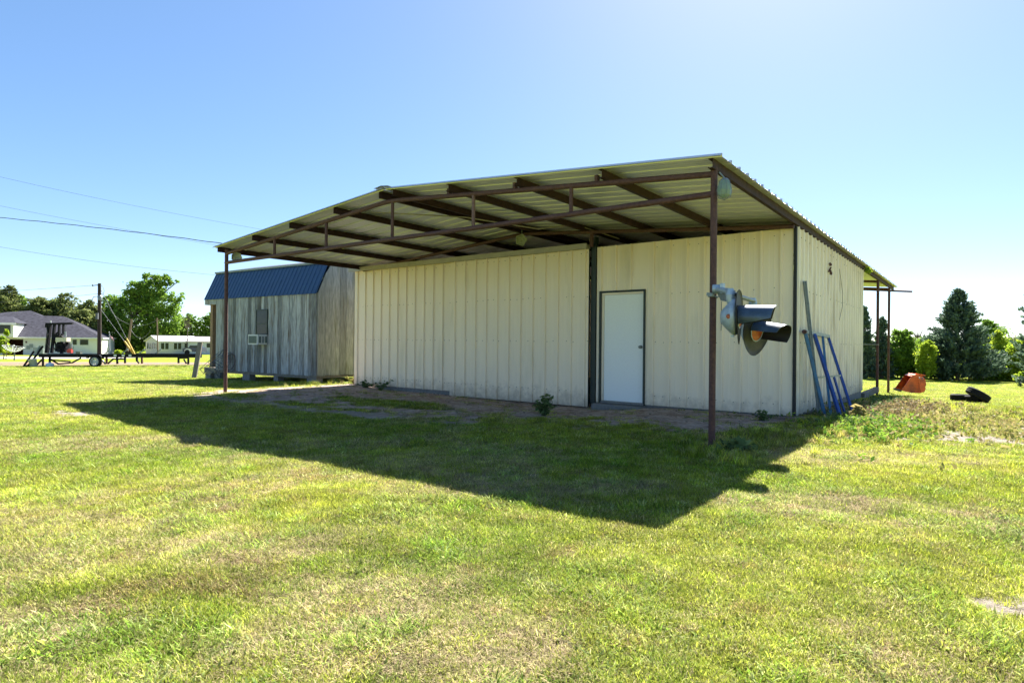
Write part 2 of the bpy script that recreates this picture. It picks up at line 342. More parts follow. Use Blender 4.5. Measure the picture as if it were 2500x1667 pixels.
def ground_mat():
    m=bpy.data.materials.new('lawn_soil'); m.use_nodes=True; n=m.node_tree; N=n.nodes; Lk=n.links; P=N['Principled BSDF']
    P.inputs['Roughness'].default_value=1; P.inputs['Specular IOR Level'].default_value=.03
    geo=N.new('ShaderNodeNewGeometry')
    def noise(sc,det=6,ro=.65):
        z=N.new('ShaderNodeTexNoise'); z.inputs['Scale'].default_value=sc; z.inputs['Detail'].default_value=det; z.inputs['Roughness'].default_value=ro
        Lk.new(geo.outputs['Position'],z.inputs['Vector']); return z.outputs['Fac']
    def ramp(f,a,b,c1,c2):
        r=N.new('ShaderNodeValToRGB'); r.color_ramp.elements[0].position=a; r.color_ramp.elements[1].position=b
        r.color_ramp.elements[0].color=(*c1,1); r.color_ramp.elements[1].color=(*c2,1); Lk.new(f,r.inputs[0]); return r.outputs[0]
    def mix(f,a,b):
        x=N.new('ShaderNodeMix'); x.data_type='RGBA'; Lk.new(f,x.inputs[0]); Lk.new(a,x.inputs[6]); Lk.new(b,x.inputs[7]); return x.outputs[2]
    def attr(s): a=N.new('ShaderNodeAttribute'); a.attribute_name=s; return a.outputs['Fac']
    fine=noise(38,8,.75); mid=noise(2.2); big=noise(.25)
    green=ramp(fine,.32,.68,(.07,.10,.010),(.27,.36,.025))
    green2=ramp(fine,.32,.68,(.09,.115,.014),(.34,.38,.045))
    grass=mix(ramp(mid,.38,.62,(0,0,0),(1,1,1)),green,green2)
    straw=ramp(fine,.30,.70,(.11,.08,.042),(.40,.32,.18))
    grass=mix(attr('dry'),grass,straw)
    soil=mix(ramp(noise(2.6,9,.75),.40,.60,(0,0,0),(1,1,1)),ramp(noise(11,8,.7),.30,.72,(.16,.105,.082),(.52,.37,.29)),ramp(noise(11,8,.7),.30,.72,(.33,.25,.21),(.70,.57,.48)))
    sand=ramp(noise(14,8,.7),.28,.7,(.19,.155,.115),(.46,.40,.33))
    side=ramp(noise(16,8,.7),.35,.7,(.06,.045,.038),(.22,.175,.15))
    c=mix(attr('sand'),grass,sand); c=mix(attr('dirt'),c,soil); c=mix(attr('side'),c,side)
    Lk.new(c,P.inputs['Base Color'])
    b=N.new('ShaderNodeBump'); b.inputs['Strength'].default_value=1; b.inputs['Distance'].default_value=.05; Lk.new(noise(22,8,.7),b.inputs['Height']); Lk.new(b.outputs[0],P.inputs['Normal'])
    return m
me.materials.append(ground_mat())

# strips laid on the ground far left: bare field and gravel drive
def ground_strip(name, d0, d1, x0, x1, lift, m, wob=1.0):
    xs=np.arange(x0,x1,2.0); b=MB(); vs=[]
    ys=np.linspace(0,1,8)
    for x in xs:
        e0=d0+wob*(fbm(x*.12,3.1)-.5)*6; e1=d1+wob*(fbm(x*.12,8.7)-.5)*6
        for t in ys:
            y=e0+(e1-e0)*t; vs.append((x,y,gzf(x,y)+lift))
    k=len(ys)
    fs=[(i*k+j,(i+1)*k+j,(i+1)*k+j+1,i*k+j+1) for i in range(len(xs)-1) for j in range(k-1)]
    b.add(vs,fs,smooth=True); o=b.build(name,m); tag(o,kind='structure'); return o
M['field']=mat('pink_bare_soil',(.13,.075,.052),rough=.95,col2=(.27,.17,.125),scale=1.6,bump=.4,dirt=(.14,.16,.05),dscale=.5,dth=.56)
M['gravel']=mat('pale_gravel',(.42,.39,.35),rough=.95,var=.12,scale=3)
ground_strip('bare_field',40,50,-70,-8,.03,M['field'])
ground_strip('gravel_drive',66,84,-110,-44,.03,M['gravel'],.3)
ground_strip('gravel_yard',88,104,-44,-30,.035,M['gravel'],.3)

# ------------------------------------------------------------------ metal shop with canopy
shop=thing('metal_shop','long low cream metal shop with open pipe-framed canopy and brown steel posts','building',(PX,PY,0),-YAW)
LX=BX.cross(Vector((0,0,1)))             # shop x axis = -AX
def S(x,y,z): return P0 - AX*x + BX*y + Vector((0,0,z))
ux=-AX; uy=BX; uz=Vector((0,0,1))
RS=Matrix((ux,uy,uz)).transposed()
def sbox(mb,x0,x1,y0,y1,z0,z1,**k): mb.box(S((x0+x1)/2,(y0+y1)/2,(z0+z1)/2),(abs(x1-x0),abs(y1-y0),abs(z1-z0)),RS,**k)
YF=3.68; YB=10.70; WT=2.905
def roofz(x):                           # underside of the roof sheet
    a=-x
    return 1.1+(1.945+.405*a/5.12 if a<5.12 else 2.35-.44*(a-5.12)/5.22)
def screws(mb,O,U,L,N,zs,sp=.305,off=.20,m=1,sz=.011):
    for z in zs:
        x=off
        while x<L-.02:
            if random.random()<.9:
                c=O+U*(x+random.uniform(-.012,.012))+uz*(z+random.uniform(-.012,.012))+N*.006
                mb.box(c,(sz,sz,.008),ori(N),mat=m)
            x+=sp/2*random.choice((1,1,2))
# front wall right of the door, over the door, left of the door
def panel(name,x0,x1,y,z0,z1,m,parent,N=-uy,zs=(.16,1.12,1.98,2.8),phs=.12,tl=None):
    b=MB(); O=S(x0,y,0); L=x1-x0
    b.sheet(O,ux,L,uz,N,z0,z1,ph=phs)
    screws(b,O,ux,L,N,[z for z in zs if z0<z<z1])
    return b.build(name,[m,M['screw']],parent)
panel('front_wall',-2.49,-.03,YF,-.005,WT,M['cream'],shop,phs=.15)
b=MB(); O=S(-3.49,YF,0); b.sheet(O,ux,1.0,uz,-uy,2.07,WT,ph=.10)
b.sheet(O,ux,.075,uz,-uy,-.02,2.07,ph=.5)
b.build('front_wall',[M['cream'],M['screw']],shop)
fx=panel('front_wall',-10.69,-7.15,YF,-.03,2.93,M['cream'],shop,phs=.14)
b=MB(); sbox(b,-10.69,-7.15,YF+.02,YF+.16,-.35,-.02); b.build('foundation',M['conc'],shop)
b=MB(); sbox(b,-3.5,-.01,YF+.02,YF+.16,-.35,.0); sbox(b,-3.44,-2.46,YF-.25,YF+.02,-.35,-.03); b.build('foundation',M['conc'],shop)
b=MB(); sbox(b,-.16,-.02,YF+.16,YB,-.55,.0); b.build('foundation',M['conc'],shop)
# sliding door hung in front
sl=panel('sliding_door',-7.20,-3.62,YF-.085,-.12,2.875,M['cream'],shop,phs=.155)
b=MB()
sbox(b,-7.20,-3.62,YF-.075,YF-.04,-.11,2.86); b.build('door_backing',M['dark'],sl)
b=MB(); sbox(b,-10.75,-3.63,YF-.15,YF-.02,2.885,2.955); sbox(b,-10.75,-3.63,YF-.17,YF-.15,2.87,2.975); b.build('door_track',M['trackm'],shop)
# dark green post in the gap right of the sliding door
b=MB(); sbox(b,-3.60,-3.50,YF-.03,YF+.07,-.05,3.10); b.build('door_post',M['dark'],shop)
# personnel door
b=MB()
sbox(b,-3.42,-3.38,YF-.035,YF+.06,-.02,2.065); sbox(b,-2.52,-2.49,YF-.035,YF+.06,-.02,2.065); sbox(b,-3.38,-2.52,YF-.035,YF+.06,2.035,2.065)
b.build('door_frame',M['dark'],shop)
dr_=MB(); sbox(dr_,-3.38,-3.34,YF+.0,YF+.05,.0,2.03); sbox(dr_,-3.34,-2.52,YF+.0,YF+.05,1.995,2.03); dr_.build('door_jamb',M['cream'],shop)
d_=MB(); sbox(d_,-3.335,-2.523,YF+.02,YF+.06,.02,1.99); door=d_.build('entry_door',M['door'],shop); door['label']='white flush entry door with silver knob'
k=MB(); k.lathe([(.0,.075),(.018,.074),(.027,.06),(.026,.045),(.012,.035),(.012,.012),(.030,.010),(.032,0)],16,S(-2.585,YF+.02,1.03),ori(-uy)); k.build('door_knob',M['galv'],door)
k=MB(); sbox(k,-3.36,-2.50,YF-.06,YF+.02,-.02,.018); k.build('sill',M['conc'],shop)
# side wall (right), left wall, back wall
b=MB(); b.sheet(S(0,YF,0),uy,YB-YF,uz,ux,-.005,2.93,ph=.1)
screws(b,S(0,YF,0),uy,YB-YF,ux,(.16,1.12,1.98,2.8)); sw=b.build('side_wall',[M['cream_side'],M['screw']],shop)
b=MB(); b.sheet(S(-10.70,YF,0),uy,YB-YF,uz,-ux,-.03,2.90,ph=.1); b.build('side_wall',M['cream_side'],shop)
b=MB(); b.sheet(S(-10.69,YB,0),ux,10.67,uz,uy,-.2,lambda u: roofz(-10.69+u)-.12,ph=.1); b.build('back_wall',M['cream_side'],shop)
b=MB(); sbox(b,-.018,.018,YF-.035,YF-.005,-.10,2.92); sbox(b,.0,.022,YF-.02,YF+.02,-.10,2.92); b.build('corner_trim',M['black'],shop)
b=MB(); sbox(b,-10.6,-.1,YF+.2,YB-.1,-.06,-.02); b.build('floor_slab',M['conc'],shop)
b=MB(); sbox(b,-.06,.05,YB+.02,13.5,-.22,-.08); b.build('sill_beam',M['oldwood'],shop)
# roof: two ribbed slopes and a ridge cap
def slope(name,xa,xb):
    b=MB(); za,zb=roofz(xa),roofz(xb); O=S(xa,-.20,za); V=S(xb,0,zb)-S(xa,0,za); Lv=V.length; V.normalize()
    N=uy.cross(V); N=N if N.z>0 else -N
    b.sheet(O,uy,17.7,V,N,0,Lv,ph=.05,h=.032); return b.build(name,M['roofpan'],shop)
roof=slope('roof_panel',-5.10,.13); roof2=slope('roof_panel',-5.14,-10.42)
b=MB(); 
for sgn in (1,-1):
    x1=-5.12+sgn*.16; b.prism([S(-5.12,-.21,roofz(-5.12)+.045),S(x1,-.21,roofz(x1)+.037),S(x1,17.52,roofz(x1)+.037),S(-5.12,17.52,roofz(-5.12)+.045)],(0,0,.004))
b.build('ridge_cap',M['galv'],shop)
for (a,dz) in [(-.005,0),(1.307,0),(2.562,0),(3.779,0),(4.95,0),(5.23,0),(6.392,0),(7.694,0),(8.958,0),(10.30,0)]:
    x=-a; zt=roofz(x)-.004; b=MB(); s=1 if a<5.1 else -1
    y0,y1=-.13,17.35
    sbox(b,x+.022*s,x+.026*s,y0,y1,zt-.10,zt); sbox(b,x-.026*s,x+.022*s,y0,y1,zt-.004,zt); sbox(b,x-.026*s,x+.022*s,y0,y1,zt-.10,zt-.096)
    sbox(b,x-.026*s,x-.023*s,y0,y1,zt-.10,zt-.086)
    b.build('purlin',M['purlin'],shop)
def chordz(x): return roofz(x)-.104-.037
def rafter(y, name='rafter'):
    b=MB(); b.tube([S(-10.2,y,chordz(-10.2)),S(-5.30,y,chordz(-5.2)-.01),S(-5.12,y,chordz(-5.12)-.012),S(-4.9,y,chordz(-5.0)-.012),S(0,y,chordz(0))],.034,10); return b.build(name,M['rust'],shop)
rafter(0,'top_chord')
b=MB(); b.tube([S(-10.2,0,2.692),S(-5.1,0,2.696),S(-3.2,0,2.69),S(0,0,2.694)],.034,10); b.build('bottom_chord',M['rust'],shop)
for a in (1.784,3.393,5.08,6.787,8.405):
    b=MB(); b.tube([S(-a,0,2.72),S(-a,0,chordz(-a)-.02)],.026,10); b.build('truss_web',M['rustlight'] if abs(a-3.393)<.1 else M['rust'],shop)
    # purlin clips
for a in (1.42,2.66,3.86):
    b=MB(); sbox(b,-a-.02,-a+.02,-.03,.03,chordz(-a)+.02,chordz(-a)+.10); b.build('purlin_clip',M['rust'],shop)
for y in (YF-.12,7.2,YB+.06,13.54,16.3): rafter(y)
def post(x,y,z0,z1,r=.036):
    b=MB(); b.tube([S(x,y,z0),S(x,y,(z0+z1)/2),S(x,y,z1)],r,12); return b.build('post',M['rust'],shop)
post(0,0,-.2,2.975); post(-10.2,0,-.2,2.96)
for zc in (2.69,2.90):
    b=MB(); b.ring(S(-10.2,0,zc),Matrix.Identity(3),.040,.008,16,6); b.build('weld_collar',M['rust'],shop)
post(0,13.54,-.5,2.93); post(0,16.3,-.6,2.93); post(-10.2,13.54,-.5,2.93); post(-10.2,16.3,-.6,2.93)
post(-3.545,YF-.12,2.9,chordz(-3.545)+.0,.036); post(-8.5,YF-.12,2.97,chordz(-8.5),.02)
b=MB(); b.tube([S(-.8,16.3,2.92),S(.62,16.3,2.79)],.03,8); b.build('cross_pipe',M['rust'],shop)
b=MB(); b.tube([S(-.5,13.5,1.115),S(.03,13.5,1.118)],.02,8); b.build('rail',M['galv'],shop)
b=MB(); b.tube([S(-5.9,.25,roofz(-5.9)-.12),S(-5.0,1.6,roofz(-5)-.14),S(-4.3,2.9,roofz(-4.3)-.17),S(-3.9,3.5,3.36),S(-3.3,4.2,3.12)],.011,6); b.build('conduit',M['trackm'],shop)

# ------------------------------------------------------------------ lamps on the canopy
def flood(name,label,p,scale,rz,n=7,grp='lamps hung under the canopy'):
    t=thing(name,label,'lamp',p,rz,grp); s=scale
    W=lambda x,y,z: Vector(p)+Matrix.Rotation(rz,3,'Z')@Vector((x*s,y*s,z*s))
    b=MB(); Rm=Matrix.Rotation(rz,3,'Z')@Matrix.Rotation(R(100),3,'X')
    b.lathe([(.03,-.13),(.075,-.12),(.10,-.06),(.115,.0),(.145,.06),(.15,.075),(.135,.07),(.10,.0),(.0,-.05)],n,W(0,0,0),Rm@Matrix.Scale(s,3),smooth=False)
    b.build('lamp_housing',M['lampsh'],t)
    b=MB(); b.tube([W(0,.02,.10),W(0,.02,.24)],.012,6); b.box(W(0,.02,.11),(.08*s,.05*s,.03*s)); b.build('bracket',M['galv'],t)
flood('flood_light','grimy pale lamp housing tucked between truss pipes by the left canopy post',AB(9.90,.05,2.79),.72,R(30),7)
flood('flood_light','squarish pale lamp hanging under the middle of the inner rafter above the sliding door',AB(5.13,3.48,3.17),.85,R(-10),5)
p=AB(-.13,-.06,2.70); t=thing('jar_light','ribbed greenish glass lamp in a wire guard beside the top of the right canopy post','lamp',p,0,'lamps hung under the canopy')
b=MB(); b.lathe([(.012,.13),(.03,.125),(.05,.10)],12,p); b.tube([p+Vector((0,0,.13)),p+Vector((-.04,.04,.2))],.008,6); b.build('cap',M['galv'],t)
b=MB(); b.lathe([(.05,.10),(.066,.05),(.07,0),(.06,-.05),(.03,-.075),(0,-.08)],14,p,smooth=False); b.build('glass_shade',M['lglass'],t)
b=MB()
for i in range(8):
    an=i*math.pi/4; d=Vector((math.cos(an),math.sin(an),0)); b.tube([p+d*.052+uz*.10,p+d*.078,p+d*.066-uz*.07,p-uz*.10],.003,5)
b.build('wire_guard',M['galv'],t)

# ------------------------------------------------------------------ railway crossing signal on the right post
sg=thing('crossing_signal','twin hooded red railway flashers with round dark discs bracketed to the right canopy post','signal',(PX,PY,1.5))
def hooded(c,n,elbow,first,roll=0,h0=128,h1=90):
    Rm=ori(n); n=Vector(n).normalized()
    L=thing('signal_head',None,None,c); L.parent=sg; L.matrix_basis=Matrix.Translation(Vector(c)-Vector((PX,PY,1.5)))
    b=MB(); b.lathe([(0,-.165),(.055,-.160),(.10,-.125),(.155,-.07),(.175,-.045),(.178,-.02),(.16,-.006),(0,-.006)],28,c,Rm); b.box(Vector(c)-n*.05-Rm@Vector((0,.185,0)),(.05,.02,.03),Rm)
    b.build('lamp_housing',M['alu'],L)
    # oval backing disc, slightly dished, narrower towards the bottom
    b=MB(); m=36; ringv=[]
    for rr,dz in ((.105,.0),(.20,.004),(.255,.008),(.262,.014),(.262,.011),(.255,.004),(.20,0),(.105,-.003)):
        for j in range(m):
            t=2*math.pi*j/m; sy=math.sin(t); sx=math.cos(t)*(1-.12*max(0,-sy)**1.5)
            ringv.append(Vector(c)+Rm@Vector((rr*sx,rr*sy*1.02,dz+.008*math.sin(2*t)*rr/.26)))
    fs=[(i*m+j,i*m+(j+1)%m,(i+1)*m+(j+1)%m,(i+1)*m+j) for i in range(7) for j in range(m)]
    b.add(ringv,fs,smooth=True); b.build('backing_disc',M['disc'],L)
    b=MB(); b.lathe([(.102,.012),(.09,.022),(.05,.036),(0,.042)],24,c,Rm); b.build('lens',M['lens'],L)
    b=MB(); b.ring(Vector(c)+n*.012,Rm,.108,.006,28,6); b.build('lens_ring',M['alu'],L)
    # visor: open-bottomed sleeve, cut back underneath
    b=MB(); na=26; ns=10; vo=[];vi=[]
    for s in range(ns+1):
        f=s/ns; half=R(h0-(h0-h1)*f)
        for j in range(na+1):
            t=math.pi/2-R(roll)+(-half+2*half*j/na); rr=.116+.010*f
            Lh=.34-.05*abs(j/na-.5)*2
            dz=.008+Lh*f; dr=.016*f
            vo.append(Vector(c)+Rm@Vector((rr*math.cos(t),rr*math.sin(t)-dr,dz)))
            vi.append(Vector(c)+Rm@Vector(((rr-.004)*math.cos(t),(rr-.004)*math.sin(t)-dr,dz)))
    q=[(s*(na+1)+j,s*(na+1)+j+1,(s+1)*(na+1)+j+1,(s+1)*(na+1)+j) for s in range(ns) for j in range(na)]
    b.add(vo,q,mat=0,smooth=True); b.add(vi,[f[::-1] for f in q],mat=1,smooth=True)
    e=ns*(na+1); ev=[vo[e+j] for j in range(na+1)]+[vi[e+j] for j in range(na+1)]
    b.add(ev,[(j,j+1,na+2+j,na+1+j) for j in range(na)],mat=0)
    for j in (0,na):
        ev=[vo[s*(na+1)+j] for s in range(ns+1)]+[vi[s*(na+1)+j] for s in range(ns+1)]; b.add(ev,[(s,s+1,ns+2+s,ns+1+s) for s in range(ns)],mat=0)
    b.build('hood',[M['hood'],M['black']],L)
    if first:
        b=MB(); sd_=(Rm@Vector((-1,0,0))); pc=Vector(c)-n*.07+sd_*.14; 
        b.lathe([(0,.030),(.012,.028),(.022,.02)],16,pc,ori(sd_)); b.build('side_port',M['lens'],L)
        b=MB(); b.lathe([(.022,.0),(.022,.024),(.028,.024),(.030,0)],16,pc,ori(sd_)); b.build('port_ring',M['alu'],L)
    # neck and elbow
    hc=Vector(c)-n*.06; top=Vector((hc.x,hc.y,c[2]+.16)); e=Vector(elbow)
    b=MB(); b.tube([top,Vector((e.x,e.y,e.z-.05)),e],[.05,.042,.04],14); b.tube([e-uz*.012,e+uz*.05],[.046,.030],14); b.build('neck',M['alu'],L)
    return L
c1=at(1802,773,5.93); e1=at(1786,712,5.93)
c2=at(1846,807,6.50); e2=at(1849,733,6.50)
hooded(c1,(.895,-.445,.0),at(1783,716,5.95),True)
hooded(c2,(.60,-.80,-.15),at(1838,738,6.52),False,24,112,96)
b=MB(); b.tube([e1,at(1800,721,6.03),at(1838,733,6.45),at(1842,736,6.52)],.0215,12); b.build('cross_arm',M['galv'],sg)
bxp=at(1750,705,6.36)
b=MB(); b.tube([bxp+Vector((-.035,.02,0)),bxp+Vector((.03,-.01,0))],.05,14); b.ring(bxp+Vector((.03,-.01,0)),ori((1,-.3,0)),.046,.008,16,6); b.build('junction_box',M['alu'],sg)
b=MB(); b.tube([bxp,at(1768,708,6.12),e1],[.03,.028,.034],12); b.box(at(1764,703,6.2),(.05,.10,.03),ori((1,-1,0))); b.build('bracket_arm',M['alu'],sg)
pz=1.62
b=MB(); b.ring((PX,PY,1.60),Matrix.Rotation(R(8),3,'Y'),.045,.009,20,6); b.beam(at(1727,717,6.46),at(1742,719,6.40),.03,.035); b.beam(at(1757,716,6.38),at(1775,727,6.10),.025,.07); b.prism([at(1752,717,6.38),at(1778,722,6.05),at(1772,735,6.02),at(1760,733,6.3)],(.02,.02,0)); b.build('post_clamp',M['galv'],sg)
b=MB(); b.tube([at(1762,735,6.3),at(1761,770,6.3),at(1760.5,806,6.3)],.003,5); b.build('loose_wire',M['wire'],sg)

# ------------------------------------------------------------------ leaning steelwork on the right wall
rk=thing('blue_rack','blue painted steel A-frame rack with a cross rail leaning on the side wall','rack',AB(-.3,4.6,0))
T0=AB(-.10,3.92,1.30); T1=AB(-.10,5.75,1.25)
def G(a,b,dz=0): 
    p=AB(a,b); return Vector((p.x,p.y,gzf(p.x,p.y)+dz-.02))
b=MB(); b.beam(T0-BX*.06,T1+BX*.04,.055,.055); b.build('top_bar',M['galv'],rk)
b=MB(); b.tube([T0-BX*.09,T0-BX*.03],.034,10); b.build('end_cap',M['rust'],rk)
legs=[(T0+Vector((0,0,-.02)),G(-.36,4.09),'teal',.044),(AB(-.13,5.10,1.24),G(-.44,4.10),'teal',.034),(AB(-.13,4.42,1.27),G(-.604,3.97),'blueframe',.044),(T1,G(-.615,5.055),'blueframe',.036)]
rail0=AB(-.27,3.97,.60); rail1=AB(-.40,5.18,.57)
pts=[]
for p,q_,m,wd in legs:
    b=MB(); b.beam(p,q_,wd,wd); b.build('leg',M[m],rk)
def onleg(i,z): p,q_=legs[i][0],legs[i][1]; t=(p.z-z)/(p.z-q_.z); return p.lerp(q_,t)
b=MB(); b.beam(onleg(0,.585),onleg(3,.57),.028,.028); b.build('cross_rail',M['galv'],rk)
m3=onleg(0,.585).lerp(onleg(3,.57),.70)
b=MB(); b.beam(m3,G(-.53,4.85),.028,.028); b.build('leg',M['blueframe'],rk)
ch=MB(); p=AB(-.05,4.075,2.11); q_=G(-.27,4.15)
dirv=(q_-p).normalized()
ch.beam(p,q_,.06,.012,up=uy); ch.beam(p-BX*.028,q_-BX*.028,.008,.035,up=uy); ch.beam(p+BX*.028,q_+BX*.028,.008,.035,up=uy)
o=ch.build('steel_channel',M['galv']); tag(o,'tall grey steel channel leaning upright on the side wall behind the blue rack','steel channel')

# ------------------------------------------------------------------ wooden shed
K=Vector((-5.27,16.42,0)); ud=Vector((-.825,.565,0)).normalized(); vd=Vector((-ud.y,ud.x,0)); vd=vd if vd.y>0 else -vd
SL=4.93; GW=3.6; Z0=.13; ZE=2.38
shed=thing('wooden_shed','grey weathered board shed with blue gambrel metal roof raised on blocks','shed',K,math.atan2(ud.y,ud.x))
def H(u,v,z): return K+ud*u+vd*v+uz*z
def boards(mb,u0,u1,fixed_v,zb,ztop,wd=.17,along='u',m=0):
    u=u0
    while u<u1-.01:
        ww=min(wd*random.uniform(.85,1.12),u1-u)
        if u1-(u+ww)<.05: ww=u1-u
        th=.022+random.uniform(0,.006); o=-th
        if along=='u': f=lambda uu,z: H(uu,fixed_v,z); N=vd*(-th)
        else: f=lambda uu,z: H(fixed_v,uu,z); N=-ud*th
        g=.004
        mb.prism([f(u+g,zb+random.uniform(-.015,.01)),f(u+ww-g,zb+random.uniform(-.015,.01)),f(u+ww-g,ztop(u+ww-g)),f(u+g,ztop(u+g))],N,mat=m,tint=random.random())
        u+=ww
b=MB(); boards(b,0,SL,0,Z0,lambda u:ZE,.165); b.build('side_boards',M['wood'],shed)
def gam(v):
    v=min(v,GW-v); return ZE+(.86)*v/.40 if v<.40 else ZE+.86+.34*(v-.40)/(GW/2-.40)
b=MB(); boards(b,0,GW,0,Z0,lambda v:gam(v)-.02,.26,'v'); b.build('gable_boards',M['woodg'],shed)
b=MB(); # dark inner backing so gaps read dark
b.prism([H(.03,.01,Z0),H(SL,.01,Z0),H(SL,.01,ZE-.02),H(.03,.01,ZE-.02)],vd*.03); b.prism([H(.01,.05,Z0),H(.01,GW,Z0),H(.01,GW,ZE),H(.01,GW-.4,ZE+.8),H(.01,GW/2,ZE+1.12),H(.01,.44,ZE+.8),H(.01,.05,ZE)],ud*.03)
b.prism([H(SL-.03,.05,Z0),H(SL-.03,GW,Z0),H(SL-.03,GW,ZE),H(SL-.03,GW-.4,ZE+.8),H(SL-.03,GW/2,ZE+1.12),H(SL-.03,.44,ZE+.8),H(SL-.03,.05,ZE)],ud*.03)
b.prism([H(.03,GW,Z0),H(SL,GW,Z0),H(SL,GW,ZE),H(.03,GW,ZE)],vd*.03); b.build('inner_frame',M['oldwood'],shed)
RL=5.62
b=MB(); pA=H(-.02,-.055,ZE-.03); pB=H(-.02,.36,ZE+.87); V=(pB-pA); LV=V.length; V.normalize(); N=V.cross(ud); N=N if N.dot(vd)<0 else -N
b.sheet(pA,ud,RL,V,N,0,LV,sp=.178,h=.016,wb=.035,wt=.014,minor=False,ph=.06); b.build('lower_roof',M['blue'],shed)
b=MB(); pA=H(-.02,.33,ZE+.875); pB=H(-.02,GW/2,ZE+1.21); V=(pB-pA); LV=V.length; V.normalize(); N=V.cross(ud); N=N if N.z>0 else -N
b.sheet(pA,ud,RL,V,N,0,LV,sp=.178,h=.016,wb=.035,wt=.014,minor=False,ph=.06)
pA=H(-.02,GW/2,ZE+1.21); pB=H(-.02,GW-.33,ZE+.875); V=(pB-pA); LV=V.length; V.normalize(); N=V.cross(ud); N=N if N.z>0 else -N
b.sheet(pA,ud,RL,V,N,0,LV,sp=.178,h=.016,wb=.035,wt=.014,minor=False,ph=.06); b.build('upper_roof',M['blue'],shed)
b=MB(); pA=H(-.02,GW+.055,ZE-.03); pB=H(-.02,GW-.36,ZE+.87); V=(pB-pA); LV=V.length; V.normalize(); N=V.cross(ud); N=N if N.dot(vd)>0 else -N
b.sheet(pA,ud,RL,V,N,0,LV,sp=.178,h=.016,wb=.035,wt=.014,minor=False,ph=.06); b.build('lower_roof',M['blue'],shed)
b=MB(); b.prism([H(0,.30,ZE+.84),H(0,.30,ZE+.895),H(RL-.02,.30,ZE+.895),H(RL-.02,.30,ZE+.84)],vd*.06); b.build('roof_trim',M['galv'],shed)
# porch end
b=MB(); b.prism([H(SL,-.03,ZE-.19),H(RL-.04,-.03,ZE-.19),H(RL-.04,-.03,ZE-.02),H(SL,-.03,ZE-.02)],vd*.04,tint=.7)
b.prism([H(RL-.06,0,ZE-.19),H(RL-.06,GW,ZE-.19),H(RL-.06,GW,ZE),H(RL-.06,GW-.4,ZE+.8),H(RL-.06,GW/2,ZE+1.12),H(RL-.06,.4,ZE+.8),H(RL-.06,0,ZE)],ud*.03,tint=.7); b.build('fascia_board',M['wood'],shed)
for v in (.02,GW-.12):
    b=MB(); b.prism([H(RL-.42,v,.20),H(RL-.28,v,.20),H(RL-.28,v,ZE-.18),H(RL-.42,v,ZE-.18)],vd*.13); b.build('porch_post',M['timber'],shed)
b=MB(); b.prism([H(SL,-.02,.02),H(RL-.02,-.02,.02),H(RL-.02,-.02,.19),H(SL,-.02,.19)],vd*.04,tint=.3); b.prism([H(SL,0,.14),H(RL-.02,0,.14),H(RL-.02,GW,.14),H(SL,GW,.14)],uz*.04); b.build('porch_deck',M['oldwood'],shed)
b=MB(); b.prism([H(0,.0,.05),H(SL,.0,.05),H(SL,.0,.13),H(0,.0,.13)],vd*.06,tint=.2); b.prism([H(0,.07,.06),H(SL,.07,.06),H(SL,GW,.06),H(0,GW,.06)],uz*.06); b.build('floor_frame',M['oldwood'],shed)
for (u,wd) in ((.02,.42),(1.75,.2),(3.15,.36),(4.75,.3),(5.3,.3)):
    b=MB(); z=gzf(H(u,0,0).x,H(u,0,0).y); b.prism([H(u,.02,z-.08),H(u+wd,.02,z-.08),H(u+wd,.02,.048),H(u,.02,.048)],vd*.2); b.build('pier_block',M['conc'],shed)
# window + air conditioner
uw=2.72
b=MB(); wz0,wz1=1.24,1.98; wu0,wu1=2.18,2.74
for (a0,a1,z0,z1) in ((wu0,wu1,wz1-.03,wz1),(wu0,wu1,wz0,wz0+.03),(wu0,wu0+.03,wz0+.03,wz1-.03),(wu1-.03,wu1,wz0+.03,wz1-.03),(wu0+.03,wu1-.03,1.55,1.575)):
    b.prism([H(a0,-.055,z0),H(a1,-.055,z0),H(a1,-.055,z1),H(a0,-.055,z1)],vd*.05)
win=b.build('window',M['dark'],shed)
b=MB(); b.prism([H(wu0+.03,-.045,wz0+.03),H(wu1-.03,-.045,wz0+.03),H(wu1-.03,-.045,wz1-.03),H(wu0+.03,-.045,wz1-.03)],vd*.012); b.build('pane',M['glass'],win)
ac=thing('window_air_conditioner','white window air conditioner poking out below the shed window','air conditioner',H(2.45,-.2,1.0),math.atan2(ud.y,ud.x))
a0,a1,v0,v1,z0,z1=2.22,2.68,-.33,-.03,.95,1.24
b=MB()
def hb(mb,a0,a1,v0,v1,z0,z1,**k): mb.prism([H(a0,v0,z0),H(a1,v0,z0),H(a1,v0,z1),H(a0,v0,z1)],vd*(v1-v0),**k)
hb(b,a0,a1,v0,v1,z0,z1); b.build('case',M['whitep'],ac)
b=MB(); hb(b,a0+.04,a1-.04,v0-.012,v0-.002,z0+.04,z1-.04); b.build('rear_grille',M['grille'],ac)
for i in range(3):
    b=MB(); b.prism([H(a0-.004,v0+.04+i*.10,z0+.05),H(a0-.004,v0+.11+i*.10,z0+.05),H(a0-.004,v0+.11+i*.10,z1-.05),H(a0-.004,v0+.04+i*.10,z1-.05)],-ud*.006); b.build('side_louver',M['grille'] if i!=1 else M['galv'],ac)
# plank leaning by the porch
b=MB(); p=at(474,923,20.2); p.z=gzf(p.x,p.y)-.02; b.beam(p,at(489,835,20.5),.15,.05,up=(0,1,0)); o=b.build('plank',M['oldwood']); tag(o,'grey plank leaning beside the shed porch post','plank')
